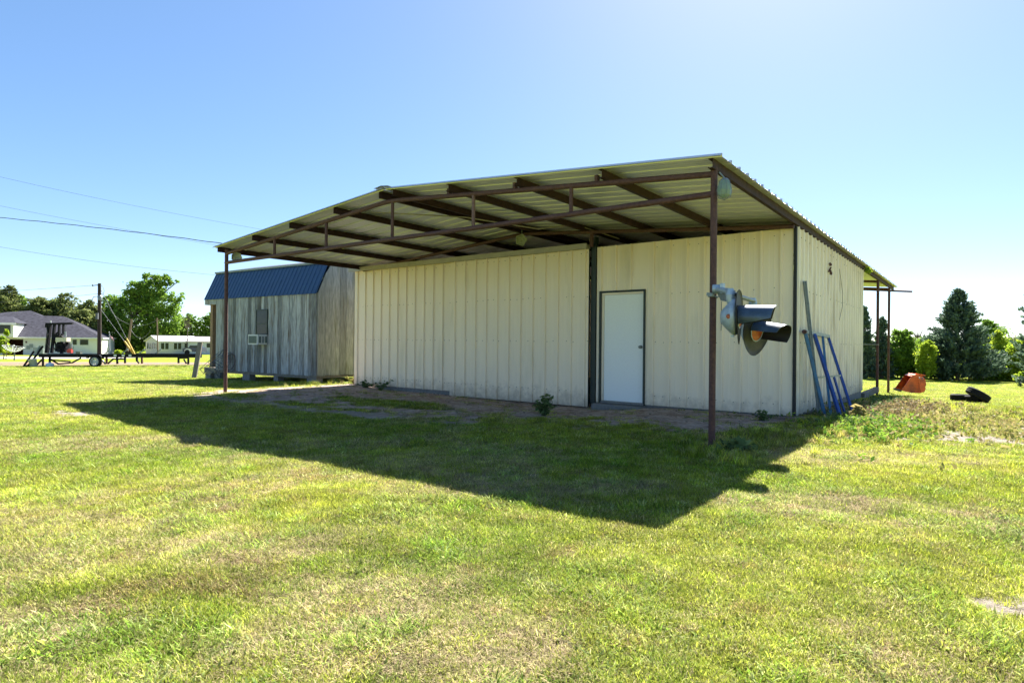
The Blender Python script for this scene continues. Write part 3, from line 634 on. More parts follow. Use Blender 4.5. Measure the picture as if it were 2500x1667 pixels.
# wire tomato cages and hoop leaning on shed
def cage(name,label,base,tip,r0,r1,rings=3):
    base=Vector(base);tip=Vector(tip);n=(tip-base); Rm=ori(n,(.3,.2,1)); L=n.length; b=MB()
    for i in range(rings):
        f=(i+.2)/rings; b.ring(base+n*f,Rm,r0+(r1-r0)*f,.008,22,5)
    for j in range(5):
        t=j*2*math.pi/5; d=Rm@Vector((math.cos(t),math.sin(t),0)); b.tube([base+d*r0,base+n*.7+d*(r0+(r1-r0)*.7),tip+d*r1*.2],.007,5)
    o=b.build(name,M['wireg']); tag(o,label,'plant cage','wire plant cages heaped against the shed'); return o
q0=H(4.55,-.30,.02); cage('wire_plant_cage','rusty wire plant cage standing on its wide end at the shed corner',H(4.75,-.35,.0),H(4.35,-.1,.78),.30,.05)
cage('wire_plant_cage','rusty wire plant cage lying tilted behind the left canopy post',H(4.35,-.45,.1),H(3.95,-.1,.70),.26,.08)
hc_=H(3.98,-.10,.40); hn=-vd+Vector((0,0,.2)); b=MB(); b.ring(hc_,ori(hn),.25,.010,30,6)
for j in range(3):
    t=j*math.pi/3; Rm=ori(hn); d=Rm@Vector((math.cos(t),math.sin(t),0)); b.tube([hc_-d*.25,hc_+d*.25],.004,5)
o=b.build('spoked_hoop',M['rust']); tag(o,'round spoked metal hoop leaning on the shed boards','metal hoop')

# ------------------------------------------------------------------ bucket and tyres on the right
bk=thing('loader_bucket','orange tractor loader bucket resting nose down on the grass','loader bucket',(11.25,16.9,gzf(11.25,16.9)))
D=16.8
def Zb(x,y,d=D): return at(2180+x*120/2352,900+y*80/1568,d)
prof=[(400,1030),(900,340),(1120,240),(1420,350),(1540,480),(1600,740),(1550,850),(1570,960),(1500,1090),(1300,1150),(900,1130)]
front=[Zb(x,y,16.55) for x,y in prof]; dep=Vector((.28,.75,0))*.95
b=MB(); b.prism(front,dep*.02); b.build('side_plate',M['orange'],bk)
b=MB(); b.prism([p+dep for p in front],dep*.02); b.build('side_plate',M['orange'],bk)
b=MB()
sh=[Vector(p) for p in front[1:10]]
vs=[p+dep*.02 for p in sh]+[p+dep for p in sh]; n=len(sh); b.add(vs,[(i,i+1,n+i+1,n+i) for i in range(n-1)],smooth=False); 
vs=[p+dep*.02 for p in (front[0],front[1])]+[p+dep for p in (front[0],front[1])]; 
b.build('shell',M['orange'],bk)
b=MB(); b.beam(Zb(380,1040,16.53),Zb(380,1040,16.53)+dep*1.04,.03,.05); b.build('cutting_edge',M['rust'],bk)
b=MB(); b.beam(Zb(1215,490,16.50),Zb(1340,1080,16.50),.02,.02); b.build('side_rib',M['orange'],bk)
for x in (880,1480):
    b=MB(); 
b=MB(); b.beam(Zb(850,290,16.5),Zb(1100,320,16.6),.05,.02); b.build('mount_bracket',M['orange'],bk)
b=MB(); b.beam(Zb(1090,215,16.9),Zb(1520,300,17.0),.06,.02); b.build('mount_bracket',M['orange'],bk)
b=MB(); b.tube([Zb(1260,430,16.5),Zb(1300,430,16.45)],.02,8); b.tube([Zb(1380,380,16.5),Zb(1430,480,16.45)],.012,8); b.build('hinge_pin',M['galv'],bk)
def tyre(label,c,n,Ro=.25,wd=.15,ri=.155):
    Rm=ori(n,(0.1,0.2,1)); h=wd/2
    t=thing('old_tyre',label,'tyre',(c[0],c[1],gzf(c[0],c[1])),0,'worn tyres dumped on the grass')
    b=MB(); b.lathe([(ri,-h*.8),(ri+.03,-h),(Ro-.03,-h),(Ro-.006,-h*.75),(Ro,-h*.3),(Ro-.008,-h*.28),(Ro-.008,-h*.2),(Ro,-h*.18),(Ro,h*.18),(Ro-.008,h*.2),(Ro-.008,h*.28),(Ro,h*.3),(Ro-.006,h*.75),(Ro-.03,h),(ri+.03,h),(ri,h*.8),(ri+.015,h*.6),(Ro-.03,h*.6),(Ro-.03,-h*.6),(ri+.015,-h*.6),(ri,-h*.8)],32,c,Rm)
    b.build('tread',M['rubber'],t); return t
c=at(2349,966,14.9); tyre('dark old tyre lying flat on the grass',(c.x,c.y,gzf(c.x,c.y)+.10),(0,.02,1))
c=at(2382,968,14.6); tyre('second flat tyre half hidden under the leaning one',(c.x,c.y,gzf(c.x,c.y)+.075),(.03,0,1),.24,.16)
c=at(2388,962,14.3); tyre('old tyre leaning up at an angle on the flat tyres',(c.x,c.y,gzf(c.x,c.y)+.20),(.50,-.18,.85),.255,.16)

# ------------------------------------------------------------------ utility poles and wires
def Zl(x,y,d): return at(x*.22318,600+y*.22318,d)     # coordinates read off the enlarged left part of the photograph
up=thing('utility_pole','dark upright utility pole with a small grey transformer behind the trailer','utility pole',Zl(1088,1170,42))
b=MB(); g=Zl(1088,1180,42); g.z=gzf(g.x,g.y)-.2; b.tube([g,Zl(1088,407,42)],[.135,.10],12); b.build('pole',M['polew'],up)
b=MB(); p=Zl(1092,590,41.7); b.tube([p,Zl(1092,548,41.7),Zl(1092,538,41.7)],[.13,.14,.08],14); b.build('transformer',M['galv'],up)
b=MB(); b.tube([Zl(1075,425,42),Zl(1012,432,42)],.03,6); b.tube([Zl(1012,440,42),Zl(1012,420,42)],.035,6); b.build('top_bracket',M['wireg'],up)
b=MB(); b.box(Zl(1062,765,41.8),(.16,.12,.42)); b.build('meter_box',M['wireg'],up)
b=MB(); b.tube([Zl(1078,548,41.8),Zl(1025,555,41.8),Zl(1003,590,41.8),Zl(1020,620,41.8),Zl(1072,635,41.8)],.018,6); b.tube([Zl(1098,425,41.9),Zl(1125,440,41.9),Zl(1140,490,41.9),Zl(1128,525,41.9)],.012,6); b.tube([Zl(1100,520,42),Zl(1130,533,42)],.02,6); b.build('jumper_wire',M['wireg'],up)
def guy(label,pt,top,low,d):
    t=thing('guy_wire',label,'guy wire',Zl(*low,d),0,'guy wires of the utility pole')
    m=Vector(Zl(*pt,d)); b=MB(); b.tube([Zl(*top,42),m,Zl(*low,d)],.013,5); b.build('cable',M['wireg'],t)
    b=MB(); b.tube([m,Zl(*low,d)],.05,8); b.build('guard_sleeve',M['yellow'],t)
guy('steeper guy wire with a yellow guard sleeve anchored behind the trailer',(1385,1010),(1100,470),(1478,1190),41)
guy('flatter guy wire with a yellow guard sleeve anchored behind the trailer',(1362,1040),(1100,690),(1470,1190),41)
lp=MB(); lp.tube([Zl(1392,1150,90),Zl(1440,800,90)],[.19,.13],10); o=lp.build('leaning_pole',M['poleb']); tag(o,'brown pole leaning in front of the big tree','utility pole')
lp=MB(); lp.tube([Zl(1727,1170,88),Zl(1718,785,88)],[.10,.08],10); lp.tube([Zl(1700,812,88),Zl(1755,806,88)],.04,6); o=lp.build('thin_pole',M['poleb']); tag(o,'thin pole standing in front of the white sunroom','utility pole')
def wire(label,pts,r,m='wireg',grp=None,n=16,wob=0):
    P=[Vector(p) for p in pts]; out=[]
    for i in range(n+1):                       # quadratic through three points
        t=i/n; a,bq,c_=P; out.append(a*(2*(t-.5)*(t-1))+bq*(4*t*(1-t))+c_*(2*t*(t-.5)))
    if wob: out=[p+Vector((0,0,wob*math.sin(i*1.7))) for i,p in enumerate(out)]
    b=MB(); b.tube(out,r,6); o=b.build('overhead_wire',M[m]); tag(o,label,'wire',grp)
GW_='overhead wires crossing the sky'
wire('topmost thin wire sloping down to the canopy roof',[at(-160,392,26),at(320,500,29),at(820,590,33)],.006,grp=GW_)
wire('thin wire that crosses the thick cable',[at(-160,468,26),at(262,552,29),at(700,625,33)],.006,grp=GW_)
wire('lowest thin wire passing over the big tree',[at(-160,572,24),at(250,640,26.5),at(640,680,30)],.006,grp=GW_)
wire('thick black cable drooping to the canopy eave',[at(-160,517,20),at(280,560,17.5),AB(10.2,2.6,roofz(-10.2)+.02)],.011,'wire',GW_,40,.006)
wire('faint wire from the bracket on top of the utility pole',[Zl(-300,520,60),Zl(400,472,50),Zl(1012,430,42)],.012,grp=GW_)
wire('short wire leaving the utility pole above its transformer',[Zl(-300,640,60),Zl(500,575,50),Zl(1075,520,42)],.012,grp=GW_)
wire('pale wire sagging between the leaning pole and the thin pole',[Zl(1440,858,90),Zl(1570,865,89),Zl(1712,812,88)],.022,grp='slack wires around the leaning pole')
wire('pale wire looping low in front of the big tree',[Zl(1425,900,90),Zl(1530,1005,89),Zl(1640,930,88)],.022,grp='slack wires around the leaning pole')
wire('pale wire running up left from the leaning pole',[Zl(1195,670,88),Zl(1290,790,89),Zl(1440,860,90)],.02,grp='slack wires around the leaning pole')

# ------------------------------------------------------------------ sawmill trailer
tr=thing('sawmill_trailer','long black portable sawmill trailer with engine mast and steel bed','trailer',Zl(1045,1290,38))
TD=38; G0=gzf(-26,38)
def tp(x,y,dd=0): return Zl(x,y,TD+dd)
def part(name,m,fn,parent=tr): b=MB(); fn(b); return b.build(name,M[m],parent)
for dd in (-.85,.85):
    part('side_rail','blackp',lambda b: b.beam(tp(430,1196,dd),tp(1570,1198,dd),.10,.22))
    part('side_rail','blackp',lambda b: b.beam(tp(1572,1196,dd),tp(2205,1198,dd),.09,.24))
for x in range(470,2180,150): part('cross_member','blackp',lambda b: b.beam(tp(x,1195,-.8),tp(x,1195,.8),.08,.12))
part('bed_plate','blackp',lambda b: b.prism([tp(430,1182,-.8),tp(1120,1184,-.8),tp(1120,1184,.8),tp(430,1182,.8)],(0,0,.03)))
for x in (1045,):
    for dd in (-1.0,1.0):
        c=tp(x,1262,dd); wh=thing('wheel',None,None,c); wh.parent=tr; wh.matrix_basis=Matrix.Translation(Vector(c)-Vector(tr.location))
        n=Vector((0,-1 if dd<0 else 1,0)); b=MB(); b.lathe([(.2,-.1),(.34,-.1),(.37,-.06),(.37,.06),(.34,.1),(.2,.1),(.2,-.1)],24,c,ori(n)); b.build('tyre',M['rubber'],wh)
        b=MB(); b.lathe([(.245,.06),(.245,.102),(.21,.106),(.20,.07),(.19,.05)],24,c,ori(n)); b.lathe([(.0,.09),(.05,.09),(.06,.06)],12,c,ori(n))
        for j in range(8):
            t=j*math.pi/4; Rm=ori(n); d=Rm@Vector((math.cos(t),math.sin(t),0)); b.beam(c+n*.07+d*.05,c+n*.07+d*.20,.06,.02,up=n)
        b.build('rim',M['whitep'],wh)
for dd in (-1.0,1.0):
    def fn(b):
        pts=[tp(958,1225,dd),tp(966,1203,dd),tp(985,1192,dd),tp(1095,1192,dd),tp(1115,1203,dd),tp(1124,1228,dd)]
        for p,q_ in zip(pts[:-1],pts[1:]): b.beam(p,q_,.03,.26,up=(0,1,0))
    part('fender','blackp',fn)
for (x0,y0,x1,y1,wd) in ((545,850,512,1170,.17),(597,850,566,1170,.13),(648,855,645,960,.10),(694,855,694,965,.10),(528,860,525,1100,.07)):
    part('mast_post','blackp',lambda b: b.beam(tp(x0,y0,-.2),tp(x1,y1,-.2),wd,wd))
part('top_beam','blackp',lambda b: (b.beam(tp(505,850,-.2),tp(795,846,-.2),.12,.14,up=(0,1,0)), b.box(tp(516,872,-.2),(.13,.2,.2))))
part('vent_cap','whitep',lambda b: b.tube([tp(555,838,-.2),tp(555,815,-.2)],.03,8))
for x in (662,722): part('lift_chain','wireg',lambda b: b.tube([tp(x,858,-.2),tp(x,960,-.2)],.015,5))
def fn(b):
    for i in range(26):
        x=random.uniform(612,760); y=random.uniform(1052,1160); s=random.uniform(.06,.2)
        b.box(tp(x,y,random.uniform(-.45,.15)),(s,s*random.uniform(.5,1.2),s*random.uniform(.5,1.3)),Matrix.Rotation(random.uniform(0,1.5),3,random.choice('XYZ')))
    b.box(tp(690,1108,-.1),(.62,.5,.5))
part('engine','blackp',fn)
def fn(b):
    for i in range(16):
        x=random.uniform(600,690); y=random.uniform(945,1045); s=random.uniform(.07,.17)
        b.box(tp(x,y,random.uniform(-.35,.05)),(s,s,s*random.uniform(.6,1.3)),Matrix.Rotation(random.uniform(0,1.5),3,random.choice('XYZ')))
    b.box(tp(640,1000,-.1),(.34,.35,.45)); b.tube([tp(612,1100,-.2),tp(596,1010,-.2),tp(622,945,-.2)],.04,6)
part('pump','blackp',fn)
part('air_filter','galv',lambda b: b.tube([tp(715,990,-.3),tp(714,935,-.3)],[.06,.05],8))
part('hose','wire',lambda b: (b.tube([tp(512,890,-.3),tp(522,960,-.35),tp(508,1050,-.3),tp(545,1130,-.3)],.03,6),b.tube([tp(580,1090,-.3),tp(610,1150,-.4),tp(660,1140,-.4)],.03,6)))
def fn(b): b.box(tp(690,1022,-.35),(.68,.35,.25))
part('fuel_tank','tank',fn)
part('guard_panel','galv',lambda b: b.box(tp(777,1095,-.2),(.13,.05,.36)))
for (x0,y0,x1,y1,m) in ((470,1215,470,1305,'rust'),(545,1215,545,1290,'blackp'),(1165,1190,1168,1288,'rustmach'),(1280,1215,1284,1288,'blackp'),(1368,1215,1368,1280,'blackp'),(1496,1215,1500,1262,'blackp'),(1552,1188,1554,1285,'rustmach'),(1953,1215,1953,1280,'blackp'),(2060,1210,2060,1293,'blackp')):
    part('jack_leg',m,lambda b: b.beam(tp(x0,y0,-.8),tp(x1,y1,-.8),.09,.09))
for (x0,y0,x1,y1) in ((560,1240,640,1290),(640,1288,790,1275),(790,1275,885,1222),(400,1300,460,1240),(1180,1285,1240,1232),(1240,1232,1360,1235),(1490,1235,1520,1282),(1945,1225,2065,1222),(2010,1235,2040,1285),(560,1245,770,1262),(1120,1250,1155,1290)):
    part('brace','blackp' if x0!=1120 else 'galv',lambda b: b.beam(tp(x0,y0,-.8),tp(x1,y1,-.8),.06,.08))
for (x0,y0,x1,y1) in ((470,1092,365,1238),(372,1148,258,1316),(440,1090,385,1180),(330,1290,275,1318),(395,1200,300,1316)):
    part('ramp_bar','galv' if x0==440 else 'blackp',lambda b: b.beam(tp(x0,y0,-.7),tp(x1,y1,-.9),.07,.10))
for x in (1145,1335,1520,1700):
    part('log_arm','galv',lambda b: (b.beam(tp(x,1175,-.6),tp(x+58,1131,-.6),.04,.05), b.box(tp(x+58,1130,-.6),(.07,.07,.07))))
for x in (1259,1348,1422): part('data_plate','whitep',lambda b: b.box(tp(x,1196,-.93),(.17,.01,.12)))
def bucket(b,c,r0,r1,h,Rm): b.lathe([(0,0),(r0,0),(r1,h),(r1-.012,h),(r0-.01,.015),(0,.015)],18,c,Rm)
b=MB(); c=Zl(372,1322,36.6); c.z=gzf(c.x,c.y)+.01; b.lathe([(0,0),(.18,0),(.205,.42),(.215,.42),(.215,.46),(.19,.46),(.17,.02),(0,.02)],20,c,Matrix.Rotation(R(-14),3,'Y')); o=b.build('white_bucket',M['whitep']); tag(o,'white plastic bucket tilted by the trailer ramp','bucket')
b=MB(); c=Zl(545,1318,36.8); c.z=gzf(c.x,c.y)+.0; b.lathe([(0,0),(.2,0),(.21,.03),(.21,.16),(.17,.21),(.05,.24),(.05,.28),(0,.28)],18,c); o=b.build('plastic_jug',M['jug']); tag(o,'squat pale blue plastic jug on the grass under the trailer','jug')
b=MB(); c=tp(765,1150,-.6); b.box(c,(.26,.18,.2)); b.box(c+Vector((0,0,.13)),(.2,.05,.04)); b.tube([c+Vector((.08,0,.1)),c+Vector((.12,0,.22))],.02,8); o=b.build('fuel_can',M['red']); tag(o,'red plastic fuel can on the trailer bed beside the engine','fuel can')

# ------------------------------------------------------------------ far house with grey roof
HD=104
HPHI=R(27); HOX=ray(248.5,830).x*HD
def hx(x,d=HD):
    rx=ray(x,830).x; ly=d-HD; cp,sp=math.cos(HPHI),math.sin(HPHI)
    return HOX+(rx*(HD+cp*ly)-HOX+sp*ly)/(cp-rx*sp)
def hdepth(x,d=HD): return HD+math.sin(HPHI)*(hx(x,d)-HOX)+math.cos(HPHI)*(d-HD)
def hz(x,y,d=HD): return Vector((hx(x,d),d,at(x,y,hdepth(x,d)).z))
HROT=Matrix.Translation((HOX,HD,0))@Matrix.Rotation(HPHI,4,'Z')@Matrix.Translation((-HOX,-HD,0))
MB.xf=HROT
GH=gzf(-75,100)
hs=thing('grey_roofed_house','white painted house with a broad grey shingle hip roof and open garage','house',at(120,861,100))
zE=at(150,823.0,99).z; z0=GH-.3
def hbox(mb,x0,x1,d0,d1,za,zb,**k): mb.bx(x0,x1,d0,d1,za,zb,**k)
xL,xR=hx(-120),hx(248.5)
b=MB(); gx0,gx1=hx(13),hx(57); gzt=hz(30,827.5).z
hbox(b,xL,gx0,HD,HD+.3,z0,zE); hbox(b,gx1,xR,HD,HD+.3,z0,zE); hbox(b,gx0,gx1,HD,HD+.3,gzt,zE)
hbox(b,xR-.3,xR,HD+.3,HD+17,z0,zE); hbox(b,xL,xR,HD+16.7,HD+17,z0,zE); hbox(b,xL,xL+.3,HD+.3,HD+17,z0,zE); b.build('wall',M['brick'],hs)
b=MB(); hbox(b,gx0-.5,gx1+.5,HD+5,HD+5.2,z0,zE); hbox(b,gx0-.5,gx0-.4,HD+.3,HD+5,z0,zE); hbox(b,gx1+.4,gx1+.5,HD+.3,HD+5,z0,zE); b.build('garage_interior',M['rustmach'],hs)
ov=.6; eR=hx(252.5); ridge=[(hx(-60,HD+8.5),HD+8.5,hz(154,771,HD+8.5).z),(hx(154,HD+8.5),HD+8.5,hz(154,771,HD+8.5).z)]
b=MB(); e=[Vector((xL-ov,HD-ov,zE)),Vector((eR,HD-ov,zE)),Vector((eR,HD+17.6,zE)),Vector((xL-ov,HD+17.6,zE))]
r=[Vector(q_) for q_ in ridge]
b.add(e+r,[(0,1,5,4),(1,2,5),(2,3,4,5),(3,0,4),(3,2,1,0)]); 
ap=Vector((hx(74,HD+11),HD+11,hz(74,757.5,HD+11).z)); ap2=ap+Vector((-3.5,.5,-.35)); wb=9
b.add([Vector((ap.x-wb-8,HD+.6,zE+.4)),Vector((ap.x+wb,HD+.6,zE+.4)),Vector((ap.x+wb,HD+18,zE+.4)),Vector((ap.x-wb-8,HD+18,zE+.4)),ap2,ap],[(0,1,5,4),(1,2,5),(2,3,4,5),(3,0,4)])
b.build('roof',M['shingle'],hs)
b=MB(); hbox(b,xL-ov,eR,HD-ov-.03,HD-ov,zE-.18,zE+.03); hbox(b,eR,eR+.03,HD-ov,HD+17.6,zE-.18,zE+.03); b.build('fascia',M['wroof'],hs)
b=MB(); hbox(b,hx(-60,101),hx(31,101),HD-2.6,HD+4,zE-.0,hz(0,787,101.5).z); dm_=b.build('dormer',M['brick'],hs)
b=MB(); zz=hz(0,787,101.5).z; b.add([Vector((hx(-60,101)-.4,HD-3,zz)),Vector((hx(38,101),HD-3,zz)),Vector((hx(38,101),HD+5,zz)),Vector((hx(-60,101)-.4,HD+5,zz)),Vector((hx(-60,101)-.4,HD+3,zz+1.15)),Vector((hx(26,106),HD+3,zz+1.15))],[(0,1,5,4),(1,2,5),(2,3,4,5),(3,0,4),(3,2,1,0)]); b.build('dormer_roof',M['shingle'],dm_)
b=MB(); hbox(b,hx(-60,101)-.4,hx(38,101),HD-3.04,HD-3,zz-.3,zz+.02); b.build('dormer_trim',M['wroof'],dm_)
def window(x0,x1,y0,y1,d,parent,m='glass'):
    p=hz(x0,y0,d);q_=hz(x1,y1,d); f=MB()
    for (a,b_,c_,e_) in ((p.x-.06,q_.x+.06,p.z,p.z+.06),(p.x-.06,q_.x+.06,q_.z-.06,q_.z),(p.x-.06,p.x,q_.z,p.z),(q_.x,q_.x+.06,q_.z,p.z)): f.bx(a,b_,d-.05,d+.01,c_,e_)
    o=f.build('window',M['galv'],parent); g_=MB(); g_.bx(p.x,q_.x,d-.03,d-.02,q_.z,p.z); g_.build('pane',M[m],o)
window(-8,25,792,813,HD-2.65,hs); window(178,187,828.5,840,HD,hs); window(196,215,828.5,840.5,HD,hs)
b=MB(); p=hz(172,838,HD); b.bx(p.x,p.x+.4,HD-.06,HD,GH,GH+1.5); b.build('side_gate',M['galv'],hs)
for (x,y) in ((69,847),(76,843)):
    b=MB(); b.box(hz(x,y,HD-.1),(.45,.12,.55)); b.build('meter_box',M['galv'],hs)
b=MB(); b.box(hz(64,834,HD-.06),(.2,.1,.3)); b.build('wall_lamp',M['rust'],hs)
b=MB(); b.tube([hz(78,812,106),hz(78,807,106)],.12,8); b.build('roof_vent',M['wroof'],hs)
MB.xf=None
b=MB(); c=at(98,852,92); c.z=gzf(c.x,c.y)+.62; b.box(c,(1.5,.9,1.25)); b.box(c+Vector((0,0,.65)),(1.55,.95,.05)); o=b.build('air_condenser',M['galv']); tag(o,'grey air conditioning unit standing by the white house wall','air conditioner')
b=MB(); c=at(193,858,96); c.z=gzf(c.x,c.y)+.3; b.box(c,(.7,.5,.55)); b.box(c+Vector((0,0,.3)),(.76,.56,.05)); o=b.build('storage_bin',M['wireg']); tag(o,'small dark bin on the ground below the house windows','bin')
# satellite dish
sd_=thing('satellite_dish','white mesh bowl dish on a short post in front of the garage','satellite dish',at(35,871,58))
g=at(35,872,58); g.z=gzf(g.x,g.y)-.1; b=MB(); b.tube([g,at(35,858,58)],.05,8); b.build('post',M['wireg'],sd_)
b=MB(); cc=at(31,858,58); Rm=Matrix.Rotation(R(8),3,'Y')
for k_ in range(1,7): b.ring(cc+Rm@Vector((0,0,.5*(k_/6)**2)),Rm,.86*k_/6,.016,24,5)
for j in range(16):
    t=j*math.pi/8; b.tube([cc+Rm@Vector((.86*f*math.cos(t),.86*f*math.sin(t),.5*f*f)) for f in (0,.35,.7,1)],.014,5)
b.build('mesh_bowl',M['whitep'],sd_)
b=MB(); b.tube([cc,cc+Rm@Vector((0,0,.62))],.02,6); b.box(cc+Rm@Vector((0,0,.62)),(.1,.1,.12)); b.build('feed_horn',M['whitep'],sd_)
# flag on thin pole
fl=thing('flag_pole','short pole with a drooping faded flag left of the big tree','flag pole',Zl(1200,1135,80))
b=MB(); b.tube([Zl(1200,1150,80),Zl(1198,950,80)],.06,6); b.build('pole',M['galv'],fl)
b=MB(); vs=[];
for i in range(7):
    for j in range(5): x=1198+7*i+j*1.5; y=965+9.5*i*.7+j*8; vs.append(Zl(x,y,80+.15*math.sin(i*1.6)))
b.add(vs,[(i*5+j,(i+1)*5+j,(i+1)*5+j+1,i*5+j+1) for i in range(6) for j in range(4)],smooth=True); b.build('flag',M['flag'],fl)

# ------------------------------------------------------------------ white home with sunroom
hm=thing('white_home','low white home with a gabled sunroom full of windows','house',Zl(1740,1165,108))
c0=Zl(1740,1165,108); zg=gzf(c0.x,c0.y); c0.z=zg-.2
ze=Zl(1740,1041,108).z; za=Zl(1740,985,110).z
du=Vector((math.cos(R(58)),math.sin(R(58)),0)); dv=Vector((-math.sin(R(58)),math.cos(R(58)),0)); Lg=4.5; Ls=5.2
def Q(u,v,z): return Vector((c0.x,c0.y,z))+du*u+dv*v
b=MB(); b.prism([Q(0,0,c0.z),Q(0,Lg,c0.z),Q(0,Lg,ze),Q(0,Lg/2,za-.05),Q(0,0,ze)],du*.15); b.prism([Q(.15,0,c0.z),Q(Ls,0,c0.z),Q(Ls,0,ze),Q(.15,0,ze)],dv*.15); b.build('sunroom_wall',M['siding'],hm)
b=MB()
b.prism([Q(-.3,-.25,ze-.05),Q(Ls+2.5,-.25,ze-.05),Q(Ls+2.5,Lg/2,za+.05),Q(-.3,Lg/2,za+.05)],(0,0,.06)); b.prism([Q(-.3,Lg+.25,ze-.05),Q(Ls+2.5,Lg+.25,ze-.05),Q(Ls+2.5,Lg/2,za+.05),Q(-.3,Lg/2,za+.05)],(0,0,.06)); b.build('sunroom_roof',M['wroof'],hm)
def pane_on(O,U,N,u0,u1,z0,z1,name='window'):
    f=MB(); O=Vector(O)
    f.prism([O+U*(u0-.06)+uz*(z0-.06),O+U*(u1+.06)+uz*(z0-.06),O+U*(u1+.06)+uz*(z1+.06),O+U*(u0-.06)+uz*(z1+.06)],N*.04); o=f.build(name,M['whitep'],hm)
    g_=MB(); O2=O+N*.043; g_.prism([O2+U*u0+uz*z0,O2+U*u1+uz*z0,O2+U*u1+uz*z1,O2+U*u0+uz*z1],N*.01); g_.build('pane',M['glass'],o)
O0=Vector((c0.x,c0.y,zg)); hh=ze-zg
for i in range(5): pane_on(O0,dv,-du,.35+i*.78,.80+i*.78,hh*.42,hh*.88)
for u in (.3,1.05,2.6,3.35): pane_on(O0,du,-dv,u,u+.6,hh*.40,hh*.88)
pane_on(O0,du,-dv,4.55,5.15,.1,hh*.85,'entry_door')
mx0=Zl(1925,1000,112).x; mx1=at(620,830,112).x; zt_=Zl(2000,1046,112).z; zr_=Zl(2000,990,115).z
b=MB(); b.bx(mx0,mx1,112,112.15,zg-.3,zt_); b.bx(mx0,mx1,118,118.15,zg-.3,zt_); b.bx(mx0,mx0+.15,112.15,118,zg-.3,zt_); b.build('wall',M['brick'],hm)
b=MB(); b.prism([Vector((mx0-2.5,111.7,zt_)),Vector((mx1,111.7,zt_)),Vector((mx1,115,zr_)),Vector((mx0-2.5,115,zr_))],(0,0,.06)); b.prism([Vector((mx0-2.5,118.3,zt_)),Vector((mx1,118.3,zt_)),Vector((mx1,115,zr_)),Vector((mx0-2.5,115,zr_))],(0,0,.06)); b.build('roof',M['groof'],hm)
for (x0,x1) in ((1975,2002),(2022,2056),(2262,2300)):
    p=Zl(x0,1062,112); q_=Zl(x1,1108,112); pane_on(Vector((p.x,112,0)),Vector((1,0,0)),Vector((0,-1,0)),0,q_.x-p.x,q_.z,p.z)
# pickup
pk=thing('pickup_truck','dark navy pickup with silver lower body parked before the white home','pickup truck',Zl(2080,1170,98))
PD=98
def kp(x,y,d=0): return Zl(x,y,PD+d)
gp=gzf(kp(2080,1170).x,98)
b=MB(); dz=gp+.3-kp(0,1168).z
def kk(x,y,d=0): p=kp(x,y,d); p.z+=dz; return p
b.prism([kk(1998,1165),kk(2200,1165),kk(2200,1120),kk(2170,1118),kk(2062,1118),kk(1996,1128)],(0,1.8,0)); b.build('body',M['navy'],pk)
b=MB(); b.prism([kk(2062,1118,.1),kk(2168,1118,.1),kk(2162,1095,.1),kk(2078,1095,.1)],(0,1.6,0)); b.build('cab',M['navy'],pk)
for (x0,x1) in ((2078,2110),(2116,2158)):
    b=MB(); b.prism([kk(x0,1116,.08),kk(x1,1116,.08),kk(x1-3,1099,.08),kk(x0+4,1099,.08)],(0,.015,0)); b.build('side_window',M['glass'],pk)
b=MB(); b.prism([kk(2015,1165,-.03),kk(2100,1165,-.03),kk(2092,1140,-.03),kk(2070,1130,-.03),kk(2040,1130,-.03),kk(2020,1142,-.03)],(0,.02,0)); b.build('fender',M['silver'],pk)
for x in (2052,2180):
    b=MB(); c=kk(x,1166,.1); b.lathe([(0,-.02),(.2,-.02),(.36,-.05),(.38,.1),(.36,.22),(0,.22)],18,c,ori((0,-1,0))@Matrix.Scale(1,3)); b.build('wheel',M['rubber'],pk)

# ------------------------------------------------------------------ trees
def leaves_mesh(name,pts,nrm_s,size,tints,m,parent,aspect=1.0,elong=None):
    n=len(pts); 
    a=RNG.normal(size=(n,3)); a/=np.linalg.norm(a,axis=1,keepdims=True)
    if elong is not None: a=elong/np.linalg.norm(elong,axis=1,keepdims=True)
    b_=RNG.normal(size=(n,3)); b_-= (b_*a).sum(1,keepdims=True)*a; b_/=np.linalg.norm(b_,axis=1,keepdims=True)
    s=size if np.ndim(size) else np.full(n,size); s=s[:,None]
    A=a*s*aspect; B=b_*s*.6
    v=np.stack([pts-A*.5, pts+B*.5+A*.05, pts+A*.5, pts-B*.5+A*.05],1).reshape(-1,3)
    inv=np.array(wm(parent).inverted()); v=v@inv[:3,:3].T+inv[:3,3]
    me=bpy.data.meshes.new(name); me.vertices.add(4*n); me.vertices.foreach_set('co',v.astype(np.float32).ravel())
    me.loops.add(4*n); me.loops.foreach_set('vertex_index',np.arange(4*n,dtype=np.int32))
    me.polygons.add(n); me.polygons.foreach_set('loop_start',np.arange(0,4*n,4,dtype=np.int32)); me.polygons.foreach_set('loop_total',np.full(n,4,np.int32))
    at_=me.attributes.new('tint','FLOAT','POINT'); at_.data.foreach_set('value',np.repeat(np.clip(tints,0,1),4).astype(np.float32))
    me.materials.append(m); me.update(); o=bpy.data.objects.new(name,me); C.objects.link(o); o.parent=parent; return o
